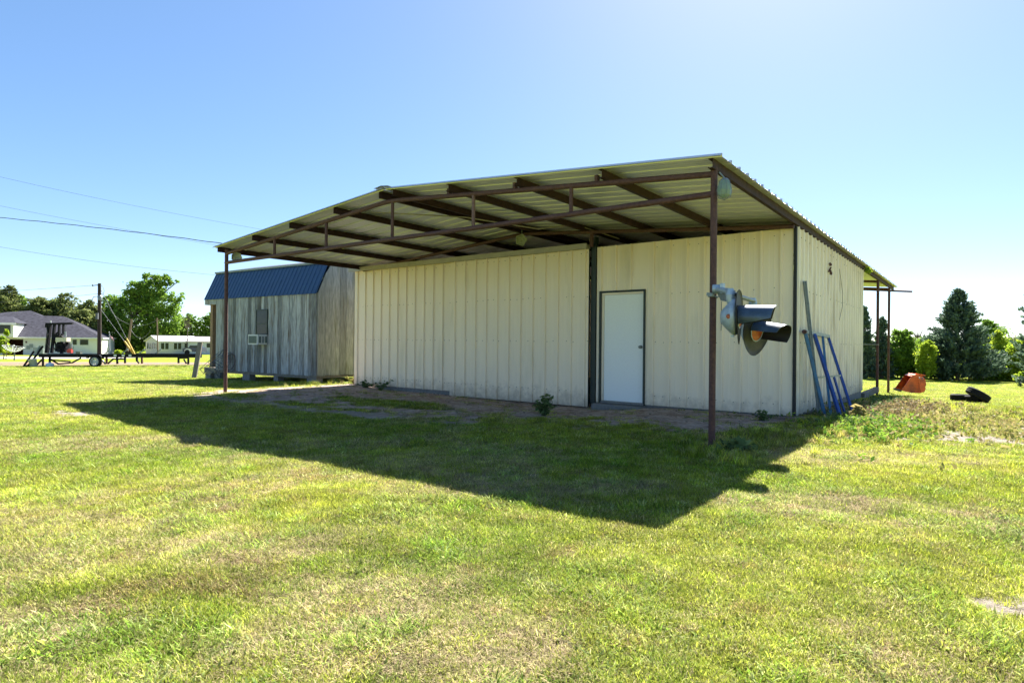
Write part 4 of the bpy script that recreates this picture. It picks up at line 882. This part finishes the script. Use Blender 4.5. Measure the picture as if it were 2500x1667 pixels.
def tree(name,label,base,lobes,nleaf,leaf,m,group=None,cat='tree',trunk_r=.3,gap=.42,trunk=True):
    base=Vector(base); base.z=gzf(base.x,base.y)
    t=thing(name,label,cat,base,0,group)
    L=np.array(lobes,float); vol=(L[:,3]*L[:,4]*L[:,5])**.66; vol=np.maximum(vol,vol.max()*.04); pr=vol/vol.sum()
    if trunk:
        b=MB(); top=max(l[2] for l in lobes); b.tube([base-uz*.3,base+Vector((.1,.05,(top-base.z)*.35)),Vector((np.average(L[:,0],weights=pr),np.average(L[:,1],weights=pr),base.z+(top-base.z)*.75))],[trunk_r,trunk_r*.7,trunk_r*.3],8)
        b.build('trunk',M['bark'],t); b=MB()
        for l in lobes:
            s=base+Vector((0,0,(l[2]-base.z)*random.uniform(.35,.6))); e=Vector(l[:3])
            b.tube([s,(s+e)/2+Vector((random.uniform(-.2,.2),0,.1)),e,e+Vector((random.uniform(-1,1)*l[3]*.5,0,l[5]*.6))],[trunk_r*.45,trunk_r*.3,trunk_r*.15,.01],6)
        b.build('limbs',M['bark'],t)
    # sub-clumps on each lobe, leaves gathered round them
    idx=RNG.choice(len(L),size=max(30,nleaf//26),p=pr); d=RNG.normal(size=(len(idx),3)); d/=np.linalg.norm(d,axis=1,keepdims=True)
    rad=RNG.uniform(.45,1.0,size=(len(idx),1))**.6
    cl=L[idx,:3]+d*L[idx,3:6]*rad
    cs=L[idx,3:6].mean(1)*RNG.uniform(.14,.30,len(idx))
    ct=RNG.uniform(.0,.6,len(idx))
    k=RNG.integers(0,len(idx),nleaf); dd=RNG.normal(size=(nleaf,3))*cs[k][:,None]*np.array([.75,.75,.5])
    p=cl[k]+dd; tt=ct[k]+RNG.uniform(0,.45,nleaf)
    keep=p[:,2]>base.z+.05; p=p[keep]; tt=tt[keep]
    leaves_mesh('crown',p,None,leaf*RNG.uniform(.6,1.3,len(p)),tt,m,t)
    return t
def px(d): return d/FPX
def lobes_px(cx,d,ytop,ybot,wpx,n=7,low=1.0):
    """lobes filling a crown that spans ytop..ybot and wpx in the photograph at depth d"""
    c=at(cx,(ytop+ybot)/2,d); W_=wpx/2*px(d); H_=(ybot-ytop)/2*px(d); out=[(c.x,c.y,c.z+H_*.05,W_*.70,W_*.6,H_*.80),(c.x,c.y,c.z-H_*.5,W_*.85,W_*.6,H_*.5)]
    for i in range(n):
        an=random.uniform(0,6.28); f=random.uniform(.45,.8)
        x=math.cos(an)*W_*f; z=math.sin(an)*H_*f
        r_=random.uniform(.22,.36)
        out.append((c.x+x,c.y+random.uniform(-.5,.5)*W_,min(c.z+z,c.z+H_*(1-r_)),W_*r_,W_*r_,min(H_*r_,W_*r_*1.1)))
    out.append((c.x+random.uniform(-.25,.25)*W_,c.y,c.z+H_*.78,W_*.3,W_*.3,H_*.22))
    return out
GR='trees in the row behind the grey roofed house'
LEFT=[(128,126,734,862,50,'leaf_mid','darker tree filling the gap right of the roof peak'),(30,127,728,862,50,'leaf_dark','tree peeping between the leftmost crowns'),(-40,125,702,862,95,'leaf_dark','tree half cut off at the left edge of the row'),(14,122,699,862,60,'leaf_dark','tallest olive tree at the far left of the row'),(52,124,722,862,52,'leaf_mid','narrow brighter tree between the two leftmost crowns'),(97,122,725,862,78,'leaf_dark','round olive tree straight above the roof peak'),(160,124,718,862,80,'leaf_dark','tall broad oak in the middle of the row'),(222,122,736,862,56,'leaf_dark','lower oak whose crown is crossed by the utility pole'),(200,116,758,862,84,'leaf_dark','pale olive tree in front, bulging over the roof slope')]
for (cx,d,yt,yb,wp,m,lab) in LEFT:
    base=at(cx,yb,d); tree('oak_tree',lab,base,lobes_px(cx,d,yt-4,yb,wp*1.42,10),11000,.52,M[m],GR)
# big tree
BD=122; base=at(312,862,BD)
def bl(zx,zy,rx,rz_,dd=0): p=Zl(zx,zy,BD+dd); return (p.x,p.y,p.z,rx*.22318*px(BD),rx*.22318*px(BD)*.8,rz_*.22318*px(BD))
tree('big_tree','largest bright green tree with a lopsided open top behind the trailer',base,[bl(1450,800,260,260),bl(1250,620,130,90),bl(1240,780,130,130),bl(1500,480,120,110),bl(1660,340,85,45),bl(1800,380,80,60),bl(1640,480,150,110),bl(1920,560,85,60),bl(1930,400,50,30),bl(1760,640,190,130),bl(1800,850,180,170),bl(1300,1000,180,140),bl(1450,1080,180,80,2),bl(1750,1000,180,110,2),bl(1210,1050,90,100)],30000,.50,M['leaf_mid'],trunk_r=.5)
tree('roadside_tree','dense dark green tree filling the gap beside the shed porch',at(470,862,127),lobes_px(468,127,765,865,80,8),8000,.46,M['leaf_mid'])
tree('roadside_tree','tree seen between the porch post and the shed wall',at(515,862,128),lobes_px(520,128,752,865,70,8),8000,.46,M['leaf_mid'])
tree('roadside_tree','small tree filling in right below the big tree',at(430,862,129),lobes_px(436,129,785,865,60,7),6000,.46,M['leaf_mid'])
tree('yellow_green_shrub','bright shrub at the left edge in front of the garage',at(8,862,66),lobes_px(6,66,818,864,46,6),2200,.32,M['leaf_yel'],cat='shrub',trunk_r=.06)
tree('sprouting_shrub','thin sprout of leaves rising before the dormer window',at(14,855,64),lobes_px(16,64,803,818,12,3),260,.28,M['leaf_yel'],cat='shrub',trunk_r=.04)
tree('low_bush','low green bush behind the trailer bed under the big tree',at(293,866,62),lobes_px(292,62,853,867,22,4),700,.25,M['leaf_yel'],cat='shrub',trunk_r=.05)
b=MB(); p=at(456,862,112); p.z=gzf(p.x,p.y)
for i in range(9): b.tube([at(458+i*1.2-5,800,112),at(455+i*3.0-14,random.uniform(752,768),112)],[.03,.008],5)
b.tube([p,at(458,800,112)],[.14,.05],6); o=b.build('bare_tree',M['bark']); tag(o,'leafless twiggy treetop right of the big tree','tree')

def conifer(label,cx,d,ytop,ybot,hw,n,m='leaf_cedar',tips=.12,group='dark cedars at the right edge of the field'):
    top=at(cx,ytop,d); base=at(cx,ybot,d); base.z=gzf(base.x,base.y); Hh=top.z-base.z; Wd=hw*px(d)
    t=thing('cedar_tree',label,'tree',base,0,group)
    b=MB(); b.tube([base-uz*.2,base+uz*Hh*.5,base+uz*Hh*.97],[.16,.09,.02],7); b.build('trunk',M['bark'],t)
    P_=[];D_=[];S_=[];T_=[]
    nb=n
    for i in range(nb):
        f=random.random()**1.05; z=f*.97; rmax=Wd*min(1,(1-z)**.86*1.10)*random.uniform(.55,1.16)+.05
        an=random.uniform(0,2*math.pi); lift=random.uniform(.25,.75)
        k=int(12+rmax*20)
        for j in range(k):
            g=random.uniform(.25,1)**.7; rr=rmax*g; sp=.09+.12*rmax*(1-g)
            pz_=base.z+Hh*z+rr*lift*(.4+.6*g)*.55
            if pz_>top.z: continue
            P_.append((base.x+math.cos(an)*rr+random.gauss(0,sp*.7),base.y+math.sin(an)*rr+random.gauss(0,sp*.7),pz_+random.gauss(0,.07)))
            D_.append((math.cos(an)*.8+random.gauss(0,.45),math.sin(an)*.8+random.gauss(0,.45),.75+random.gauss(0,.45))); S_.append(random.uniform(.13,.27)); T_.append(random.uniform(0,.55)+.45*g*random.random())
    leaves_mesh('crown',np.array(P_),None,np.array(S_),np.array(T_),M[m],t,1.25,np.array(D_)); return t
conifer('tall blue-green cedar with a pointed top standing above the hedge row',2338,48,702,921,88,520)
conifer('slim dark cedar just beyond the back wall corner',2110,50,744,912,30,230)
conifer('shorter dark cedar between the two back canopy posts',2153,50,772,912,30,210)
conifer('cedar poking branches in from the right picture edge',2552,36,520,935,62,330)
tree('field_edge_tree','green bushy tree right of the outer canopy post',at(2200,912,50),lobes_px(2200,50,804,914,96,9),15000,.20,M['leaf_mid'],'trees and bushes along the field edge',trunk_r=.1)
tree('field_edge_tree','green bush behind the orange bucket',at(2252,916,52),lobes_px(2258,52,822,917,92,9),14000,.20,M['leaf_mid'],'trees and bushes along the field edge',trunk_r=.1)
tree('field_edge_tree','yellow-green bush glowing left of the tall cedar',at(2255,916,47),lobes_px(2262,47,830,916,54,7),9000,.19,M['leaf_yel'],'trees and bushes along the field edge',trunk_r=.08)
tree('field_edge_tree','darker broadleaf tree directly behind the cedar on its right',at(2420,922,55),lobes_px(2418,55,776,922,104,10),14000,.21,M['leaf_mid'],'trees and bushes along the field edge',trunk_r=.12)
tree('field_edge_tree','yellow-green tree top right of the tall cedar',at(2436,922,50),lobes_px(2440,50,806,922,64,8),10000,.19,M['leaf_yel'],'trees and bushes along the field edge',trunk_r=.1)
tree('field_edge_tree','bright yellow-green tree near the right picture edge',at(2478,925,48),lobes_px(2490,48,830,924,104,10),15000,.19,M['leaf_yel'],'trees and bushes along the field edge',trunk_r=.1)
tree('field_edge_tree','dark shrubby growth under the cedar skirts',at(2400,924,49),lobes_px(2415,49.5,866,925,170,10),11000,.19,M['leaf_mid'],'trees and bushes along the field edge',trunk_r=.06)
tree('field_edge_tree','dark low shrubs left of the cedar base',at(2290,920,50),lobes_px(2285,50.5,862,920,130,10),10000,.19,M['leaf_mid'],'trees and bushes along the field edge',trunk_r=.06)
tree('field_edge_tree','dark thicket seen between the back posts',at(2140,912,52),lobes_px(2150,53,830,913,110,9),14000,.20,M['leaf_mid'],'trees and bushes along the field edge',trunk_r=.08)
tree('low_bush','small yellow-green bush at the right edge before the tree line',at(2490,928,40),lobes_px(2497,40,904,930,46,5),1600,.15,M['leaf_yel'],cat='shrub',trunk_r=.04)
tree('far_woods_tree','distant tree line low behind the field edge',at(2250,905,120),lobes_px(2250,120,822,900,260,12),8000,.45,M['leaf_dark'],trunk_r=.2)
tree('far_woods_tree','pale distant trees right of the tall cedar',at(2440,905,120),lobes_px(2470,120,824,905,230,12),8000,.45,M['leaf_dark'],trunk_r=.2)
for i,(cx,yt,wp,mm) in enumerate([(2190,846,70,'leaf_mid'),(2232,852,66,'leaf_mid'),(2300,840,70,'leaf_mid'),(2395,836,80,'leaf_mid'),(2450,842,80,'leaf_yel'),(2505,838,70,'leaf_mid')]):
    tree('field_edge_shrub',['dark shrub closing the hedge just right of the outer back post','shrub behind the top of the orange bucket','green shrub filling in at the left flank of the tall cedar','green shrub filling in at the right flank of the tall cedar','yellowish shrub below the yellow-green trees on the right','shrub at the far right end of the hedge'][i],at(cx,918,51.5),lobes_px(cx,51.5,yt,922,wp*1.25,9),9000,.19,M[mm],'shrubs filling the hedge along the field edge',cat='shrub',trunk_r=.05)
b=MB(); g=at(2240,905,56)
for i in range(8): b.tube([at(2240+i*1.5-5,822,56),at(2240+(i-3.5)*5,random.uniform(786,806),56)],[.035,.008],5)
b.tube([Vector((g.x,g.y,gzf(g.x,g.y))),at(2240,822,56)],[.1,.05],6); o=b.build('bare_tree',M['bark']); tag(o,'leafless twiggy tree left of the tall cedar','tree')

# ------------------------------------------------------------------ lawn grass (instanced tufts)
tc_=bpy.data.collections.new('grass_tufts')
def grass_mat():
    m=bpy.data.materials.new('grass_blades'); m.use_nodes=True; n=m.node_tree; N=n.nodes; Lk=n.links; P=N['Principled BSDF']
    P.inputs['Roughness'].default_value=.75; P.inputs['Specular IOR Level'].default_value=.10
    a=N.new('ShaderNodeAttribute'); a.attribute_name='gcol'; a.attribute_type='INSTANCER'
    t=N.new('ShaderNodeAttribute'); t.attribute_name='tint'
    mr=N.new('ShaderNodeMapRange'); mr.inputs[3].default_value=.45; mr.inputs[4].default_value=1.5; Lk.new(t.outputs['Fac'],mr.inputs[0])
    vm=N.new('ShaderNodeVectorMath'); vm.operation='SCALE'; Lk.new(a.outputs['Color'],vm.inputs[0]); Lk.new(mr.outputs[0],vm.inputs['Scale'])
    Lk.new(vm.outputs[0],P.inputs['Base Color'])
    T=N.new('ShaderNodeBsdfTranslucent'); Lk.new(vm.outputs[0],T.inputs[0]); ms=N.new('ShaderNodeMixShader'); ms.inputs[0].default_value=.45
    Lk.new(P.outputs[0],ms.inputs[1]); Lk.new(T.outputs[0],ms.inputs[2]); Lk.new(ms.outputs[0],N['Material Output'].inputs[0]); return m
GM=grass_mat()
def tuft(i,nb,h0,h1,wd,lean,spread,curl=.5):
    vs=[];fs=[];tt=[]
    for k in range(nb):
        an=random.uniform(0,6.283); r=spread*math.sqrt(random.random()); bx_,by_=r*math.cos(an),r*math.sin(an)
        a2=random.uniform(0,6.283); h=random.uniform(h0,h1); ln=random.uniform(*lean); dx,dy=math.cos(a2),math.sin(a2); px_,py_=-dy,dx
        w_=wd*random.uniform(.7,1.2)/2; o=len(vs); t=random.random()
        ph=[(0,0,w_),(.5,0,w_*.9),(1,1,.0006)]; hx0=0;hz0=0
        pts=[]; L1=h*.5; hz1=L1*math.cos(ln); hx1=L1*math.sin(ln); l2=min(1.5,ln+curl*random.random()); hz2=hz1+L1*math.cos(l2); hx2=hx1+L1*math.sin(l2)
        for (q_,z_,ww) in ((0,-.004,w_),(hx1,hz1,w_*.85)): 
            vs.append((bx_+dx*q_+px_*ww,by_+dy*q_+py_*ww,z_)); vs.append((bx_+dx*q_-px_*ww,by_+dy*q_-py_*ww,z_)); tt += [t*.8,t*.8]
        vs.append((bx_+dx*hx2,by_+dy*hx2,max(hz2,.004))); tt.append(t)
        fs += [(o,o+1,o+3,o+2),(o+2,o+3,o+4)]
    me=bpy.data.meshes.new('grass_tuft'); me.from_pydata(vs,[],fs); at_=me.attributes.new('tint','FLOAT','POINT'); at_.data.foreach_set('value',tt); me.materials.append(GM)
    o=bpy.data.objects.new('grass_tuft_%02d'%i,me); tc_.objects.link(o)
#      blades  h0   h1   width lean        spread
tuft(0,26,.018,.042,.0032,(.3,1.25),.045)
tuft(1,26,.022,.050,.0030,(.3,1.3),.050)
tuft(2,24,.014,.036,.0034,(.6,1.4),.055)
tuft(3,30,.025,.055,.0025,(1.1,1.52),.050,.2)     # lying straw
tuft(4,26,.020,.045,.0028,(.9,1.5),.055,.3)
tuft(5,16,.030,.062,.0048,(.5,1.35),.036)          # broad blades
tuft(6,22,.050,.110,.0045,(.1,.9),.040)            # tall rough grass
tuft(7,24,.02,.045,.010,(.5,1.3),.060,.6)          # leafy low weed
def scatter(y0,y1,dens,smin,smax):
    A_=0.5*2*.92*(y1**2-y0**2); n=int(A_*dens)
    y=np.sqrt(RNG.uniform(y0**2,y1**2,n)); x=RNG.uniform(-.92,.92,n)*y
    return x,y,RNG.uniform(smin,smax,n)
parts=[scatter(1.5,3.6,2300,.8,1.2),scatter(3.6,6.0,1300,.9,1.3),scatter(6.0,9.5,620,1.1,1.6),scatter(9.5,15,250,1.4,2.1),scatter(15,26,95,1.8,2.8),scatter(26,44,26,2.4,3.6)]
x=np.concatenate([p[0] for p in parts]); y=np.concatenate([p[1] for p in parts]); s=np.concatenate([p[2] for p in parts])
a,b_=toab(x,y); dm,sm,sd=dirt_mask(x,y); dry=dry_mask(x,y)
bare=np.maximum(np.maximum(dm,sm*.97),sd*.8)
keep=RNG.random(len(x))>bare*(1.02-.22*(fbm(x*2.5+50,y*2.5,3)>.57))
keep&=~((a>-.05)&(a<10.75)&(b_>3.6)&(b_<10.8))
K2=np.array([K.x,K.y]); su=(x-K.x)*ud.x+(y-K.y)*ud.y; sv=(x-K.x)*vd.x+(y-K.y)*vd.y
keep&=~((su>-.1)&(su<SL+.6)&(sv>-.15)&(sv<GW))
x,y,s,a,b_,dry,bare=[q_[keep] for q_ in (x,y,s,a,b_,dry,bare)]
n=len(x); u=RNG.random(n); clump=fbm(x*2.2+40,y*2.2,3)
kind=np.where(u<dry*.75,RNG.integers(3,5,n),RNG.integers(0,3,n))
cl2=fbm(x*1.1+70,y*1.1+3,3)
kind=np.where((clump>.60)&(RNG.random(n)<.22),5,kind)
rough=((a<-.5)&(a>-4.5)&(b_>2.3)&(b_<9.5))|((a<.25)&(a>-1.0)&(b_>-.9)&(b_<3.4)&(clump>.45))|((np.abs(a-.05)<.35)&(np.abs(b_)<.35))|((a>10.4)&(a<12)&(b_>2)&(b_<5))
kind=np.where(rough&(RNG.random(n)<.34),RNG.choice([6,7,5],n),kind)
kind=np.where((RNG.random(n)<.03)&(fbm(x*1.8+9,y*1.8+2,3)>.5),7,kind)
# colours
c_g1=np.array([.18,.275,.022]); c_g2=np.array([.42,.44,.055]); c_y=np.array([.50,.52,.025]); c_s=np.array([.50,.43,.23]); c_r=np.array([.30,.17,.095]); c_bl=np.array([.24,.36,.13])
f=np.clip(fbm(x*.7,y*.7+11,3)*1.7-.35+RNG.normal(0,.38,n),0,1)[:,None]
col=c_g1*(1-f)+c_g2*f
right=ss(1.0,4.5,x)[:,None]*.6*RNG.random((n,1)); col=col*(1-right)+c_y*right
isst=(kind==3)|(kind==4); stc=c_s*(1-.0)+0; rr_=RNG.random((n,1))*.6
col=np.where(isst[:,None],c_s*(1-rr_)+c_r*rr_,col)
mixd=(dry*.5*RNG.random(n))[:,None]; col=col*(1-mixd)+c_s*mixd
strand=(RNG.random(n)<.22)[:,None]; col=np.where(strand,col*.45+c_s*.55,col); bf=((fbm(x*6+21,y*6+2,3)>.67)&(RNG.random(n)<.5))[:,None]; col=np.where(bf,col*.55+c_r*.55,col)
dk=(kind==5)[:,None]; col=np.where(dk,col*np.array([.80,.98,.85]),col); col=np.where((kind==7)[:,None],col*.6+c_bl*.4,col)
col=col*np.array([1.03,1.03,1.12])*np.exp(RNG.normal(0,.32,(n,1)))*(.78+.45*fbm(x*4+3,y*4+8,2))[:,None]
s=np.where(isst,s*1.1,s)
lush=1+.35*np.clip(clump-.45,0,1); s=s*lush*(1-.35*bare)
me=bpy.data.meshes.new('lawn_grass'); me.vertices.add(n); me.vertices.foreach_set('co',np.stack([x,y,gz(x,y)],1).astype(np.float32).ravel())
for nm,ty,arr,key in (('kind','INT',kind.astype(np.int32),'value'),('rotz','FLOAT',RNG.uniform(0,6.283,n).astype(np.float32),'value'),('scl','FLOAT',s.astype(np.float32),'value'),('sclz','FLOAT',(s**.5).astype(np.float32),'value')):
    at_=me.attributes.new(nm,ty,'POINT'); at_.data.foreach_set(key,arr)
at_=me.attributes.new('gcol','FLOAT_COLOR','POINT'); at_.data.foreach_set('color',np.concatenate([col,np.ones((n,1))],1).astype(np.float32).ravel())
lawn=bpy.data.objects.new('lawn_grass',me); C.objects.link(lawn); tag(lawn,'short mown lawn grass mixed with dry straw around the metal shop','grass',kind='stuff')
ng=bpy.data.node_groups.new('scatter','GeometryNodeTree'); ng.interface.new_socket('Geometry',in_out='INPUT',socket_type='NodeSocketGeometry'); ng.interface.new_socket('Geometry',in_out='OUTPUT',socket_type='NodeSocketGeometry')
gi=ng.nodes.new('NodeGroupInput'); go=ng.nodes.new('NodeGroupOutput'); ip=ng.nodes.new('GeometryNodeInstanceOnPoints'); ci=ng.nodes.new('GeometryNodeCollectionInfo')
ci.inputs['Collection'].default_value=tc_; ci.inputs['Separate Children'].default_value=True; ci.inputs['Reset Children'].default_value=True
def na(nm,ty): q_=ng.nodes.new('GeometryNodeInputNamedAttribute'); q_.data_type=ty; q_.inputs['Name'].default_value=nm; return q_.outputs['Attribute']
cx_=ng.nodes.new('ShaderNodeCombineXYZ'); ng.links.new(na('rotz','FLOAT'),cx_.inputs[2])
mp_=ng.nodes.new('GeometryNodeMeshToPoints'); ng.links.new(gi.outputs[0],mp_.inputs['Mesh'])
ng.links.new(mp_.outputs[0],ip.inputs['Points']); ng.links.new(ci.outputs[0],ip.inputs['Instance']); ip.inputs['Pick Instance'].default_value=True
ng.links.new(na('kind','INT'),ip.inputs['Instance Index']); ng.links.new(cx_.outputs[0],ip.inputs['Rotation']); sc_=ng.nodes.new('ShaderNodeCombineXYZ'); sa=na('scl','FLOAT'); ng.links.new(sa,sc_.inputs[0]); ng.links.new(sa,sc_.inputs[1]); ng.links.new(na('sclz','FLOAT'),sc_.inputs[2]); ng.links.new(sc_.outputs[0],ip.inputs['Scale'])
ng.links.new(ip.outputs[0],go.inputs[0])
md=lawn.modifiers.new('scatter','NODES'); md.node_group=ng
print('grass tufts',n)

# ------------------------------------------------------------------ weeds, rubble
def plant(name,label,base,h,w_,nst,m,leaf=.05,cat='weed',group=None,nl=12):
    base=Vector(base); base.z=gzf(base.x,base.y); t=thing(name,label,cat,base,0,group)
    b=MB(); P_=[];D_=[];T_=[]
    for i in range(nst):
        an=random.uniform(0,6.28); r=w_*random.uniform(.1,1); hh=h*random.uniform(.5,1)*(1-.4*r/w_)
        tip=base+Vector((math.cos(an)*r,math.sin(an)*r,hh)); mid=base+Vector((math.cos(an)*r*.35,math.sin(an)*r*.35,hh*.55))
        b.tube([base+Vector((math.cos(an)*.01,math.sin(an)*.01,-.01)),mid,tip],[.004,.003,.0015],5)
        for j in range(nl):
            f=random.uniform(.1,1); q_=(base.lerp(mid,f*2) if f<.5 else mid.lerp(tip,f*2-1)); P_.append(q_+Vector((random.gauss(0,.015),random.gauss(0,.015),random.gauss(0,.01)))); D_.append((random.gauss(0,1),random.gauss(0,1),random.gauss(.3,.5))); T_.append(random.random())
    b.build('stems',M['bark'],t)
    leaves_mesh('leaves',np.array([tuple(q_) for q_ in P_]),None,RNG.uniform(.6,1.3,len(P_))*leaf,np.array(T_),m,t,1.2,np.array(D_)); return t
plant('weed_plant','upright leafy weed growing in the dirt before the sliding door',AB(2.90,1.08),.40,.20,26,M['weed'],.07)
plant('weed_plant','dark sprig arching at the foot of the left wall panels',AB(9.35,3.45),.38,.35,7,M['weed'],.07)
plant('weed_plant','low grassy clump under the left end of the wall panels',AB(9.9,3.4),.20,.4,14,M['weed'],.06)
plant('weed_plant','broad-leaved weed around the foot of the right canopy post',AB(-.30,-.12),.16,.26,16,M['weed'],.075)
plant('weed_plant','weed clump beside the building corner in shade',AB(.25,2.85),.18,.28,14,M['weed'],.05)
plant('weed_plant','pale grassy weed at the shop corner nearest the shed',AB(10.95,3.9),.30,.3,14,M['weedy'],.09)
plant('weed_plant','pale upright weed in front of the blue rack legs',AB(-.85,3.75),.26,.12,14,M['weedy'],.10)
plant('vine_sprig','green vine sprig curling over the roof eave',AB(-.10,11.3),.1,.1,2,M['leaf_yel'],.06,'vine')
v_=[o for o in bpy.data.objects if o.name.startswith('vine_sprig')][0]
v_.location=AB(-.15,9.9,2.98); v_.matrix_basis=Matrix.Translation(AB(-.13,10.6,2.88))@Matrix.Scale(1.9,4)
b=MB()
for i in range(12): b.box(AB(-.035-random.random()*.03,6.2+random.gauss(0,.03),2.52+random.gauss(0,.06)),(.022,.022,.035),Matrix.Rotation(random.random()*3,3,'X'))
o=b.build('wasp_nest',M['rust']); tag(o,'small dark clump stuck high on the side wall','wasp nest')
b=MB(); b.tube([AB(-.04,7.2,2.62),AB(-.05,7.5,2.2),AB(-.045,7.55,1.9),AB(-.04,7.25,1.6)],.004,5); o=b.build('dry_vine',M['bark']); tag(o,'thin dry vine hanging down the side wall','vine')
# weeds on the rough ground right of the shop: uncountable
def weedfield(name,label,n,fn,m,leaf,h):
    xs=[];ys=[]
    P_=np.array([fn() for i in range(n)]); a_,b__=P_[:,0],P_[:,1]
    xx=PX+a_*AX.x+b__*BX.x; yy=PY+a_*AX.y+b__*BX.y; nl=9
    hh=RNG.uniform(.25,1,n)*h*(.5+fbm(xx*3,yy*3,2))
    k=np.repeat(np.arange(n),nl); f=RNG.random(len(k))
    p=np.stack([xx[k]+RNG.normal(0,.035,len(k)),yy[k]+RNG.normal(0,.035,len(k)),gz(xx[k],yy[k])+f*hh[k]],1)
    t=thing(name,label,'weeds',(xx.mean(),yy.mean(),0)); t['kind']='stuff'
    D_=RNG.normal(size=(len(k),3))+np.array([0,0,.6])
    o=leaves_mesh('foliage',p,None,RNG.uniform(.5,1.3,len(k))*leaf,RNG.random(len(k)),m,t,1.3,D_)
    C.objects.unlink(o); me_=o.data; bpy.data.objects.remove(o); 
    o2=bpy.data.objects.new(name+'_x',me_); loc=t.location.copy(); bpy.data.objects.remove(t); o2.name=name; C.objects.link(o2); o2.location=loc; tag(o2,label,'weeds',kind='stuff'); return o2
weedfield('mound_weeds','tangled brown and green weeds on the low mound right of the blue rack',520,lambda:(random.gauss(-1.2,.28),random.gauss(6.0,1.0)),M['weedr'],.05,.14)
weedfield('rough_weeds','sparse green weeds on the rough sandy ground right of the shop',700,lambda:(random.gauss(-1.9,.8),random.gauss(4.9,1.6)),M['weedy'],.05,.13)
weedfield('verge_weeds','blue-green leafy weeds edging the sandy ground at the right',300,lambda:(random.gauss(-1.2,.34),random.gauss(3.0,.8)),M['leaf_mid'],.05,.12)
weedfield('wall_foot_weeds','short shaded weeds at the foot of the side wall',420,lambda:(random.gauss(-.75,.22),random.uniform(2.6,10.5)),M['weed'],.05,.12)
b=MB()
for i in range(900):
    aa=random.uniform(.2,10.4); bb=random.uniform(.1,3.6); p=AB(aa,bb); z=gzf(p.x,p.y)
    if float(dirt_mask(p.x,p.y)[0])<.5: continue
    s_=random.uniform(.005,.014)*random.choice((1,1,1.8)); b.box((p.x,p.y,z+s_*.15),(s_*random.uniform(1,2.4),s_,s_*.5),Matrix.Rotation(random.uniform(0,3.1),3,'Z')@Matrix.Rotation(random.uniform(-.4,.4),3,'X'),tint=random.random())
M['litter']=mat('soil_clods_and_litter',(.14,.10,.075),rough=.95,col2=(.46,.38,.30),scale=3,tint=.6)
o=b.build('soil_litter',M['litter']); tag(o,'clods and dry litter strewn over the bare soil under the canopy','soil litter',kind='stuff')
for i,(aa,bb,ss_) in enumerate([(-.45,4.75,.045),(-.6,7.6,.11),(-.75,8.3,.09),(-.55,6.3,.06),(-.38,3.35,.08),(-.9,7.0,.05)]):
    p=AB(aa,bb); z=gzf(p.x,p.y); b=MB(); vs=[];n_=10
    for j in range(4):
        for k_ in range(n_):
            t=2*math.pi*k_/n_; rr=ss_*math.cos((j)/3.2*math.pi/2)*random.uniform(.8,1.15); vs.append((p.x+rr*math.cos(t)*1.3,p.y+rr*math.sin(t),z-.01+ss_*.55*math.sin(j/3*math.pi/2)*random.uniform(.8,1.1)))
    b.add(vs,[(j*n_+k_,j*n_+(k_+1)%n_,(j+1)*n_+(k_+1)%n_,(j+1)*n_+k_) for j in range(3) for k_ in range(n_)]+[tuple(range(3*n_,4*n_))])
    o=b.build('rubble_stone',M['rock']); tag(o,['pale stone by the foot of the blue rack','largest pale stone under the far side wall','stone at the far end of the side wall','small stone midway along the side wall','stone at the near wall corner','smallest stone on the weedy mound'][i],'stone','stones scattered along the side wall')
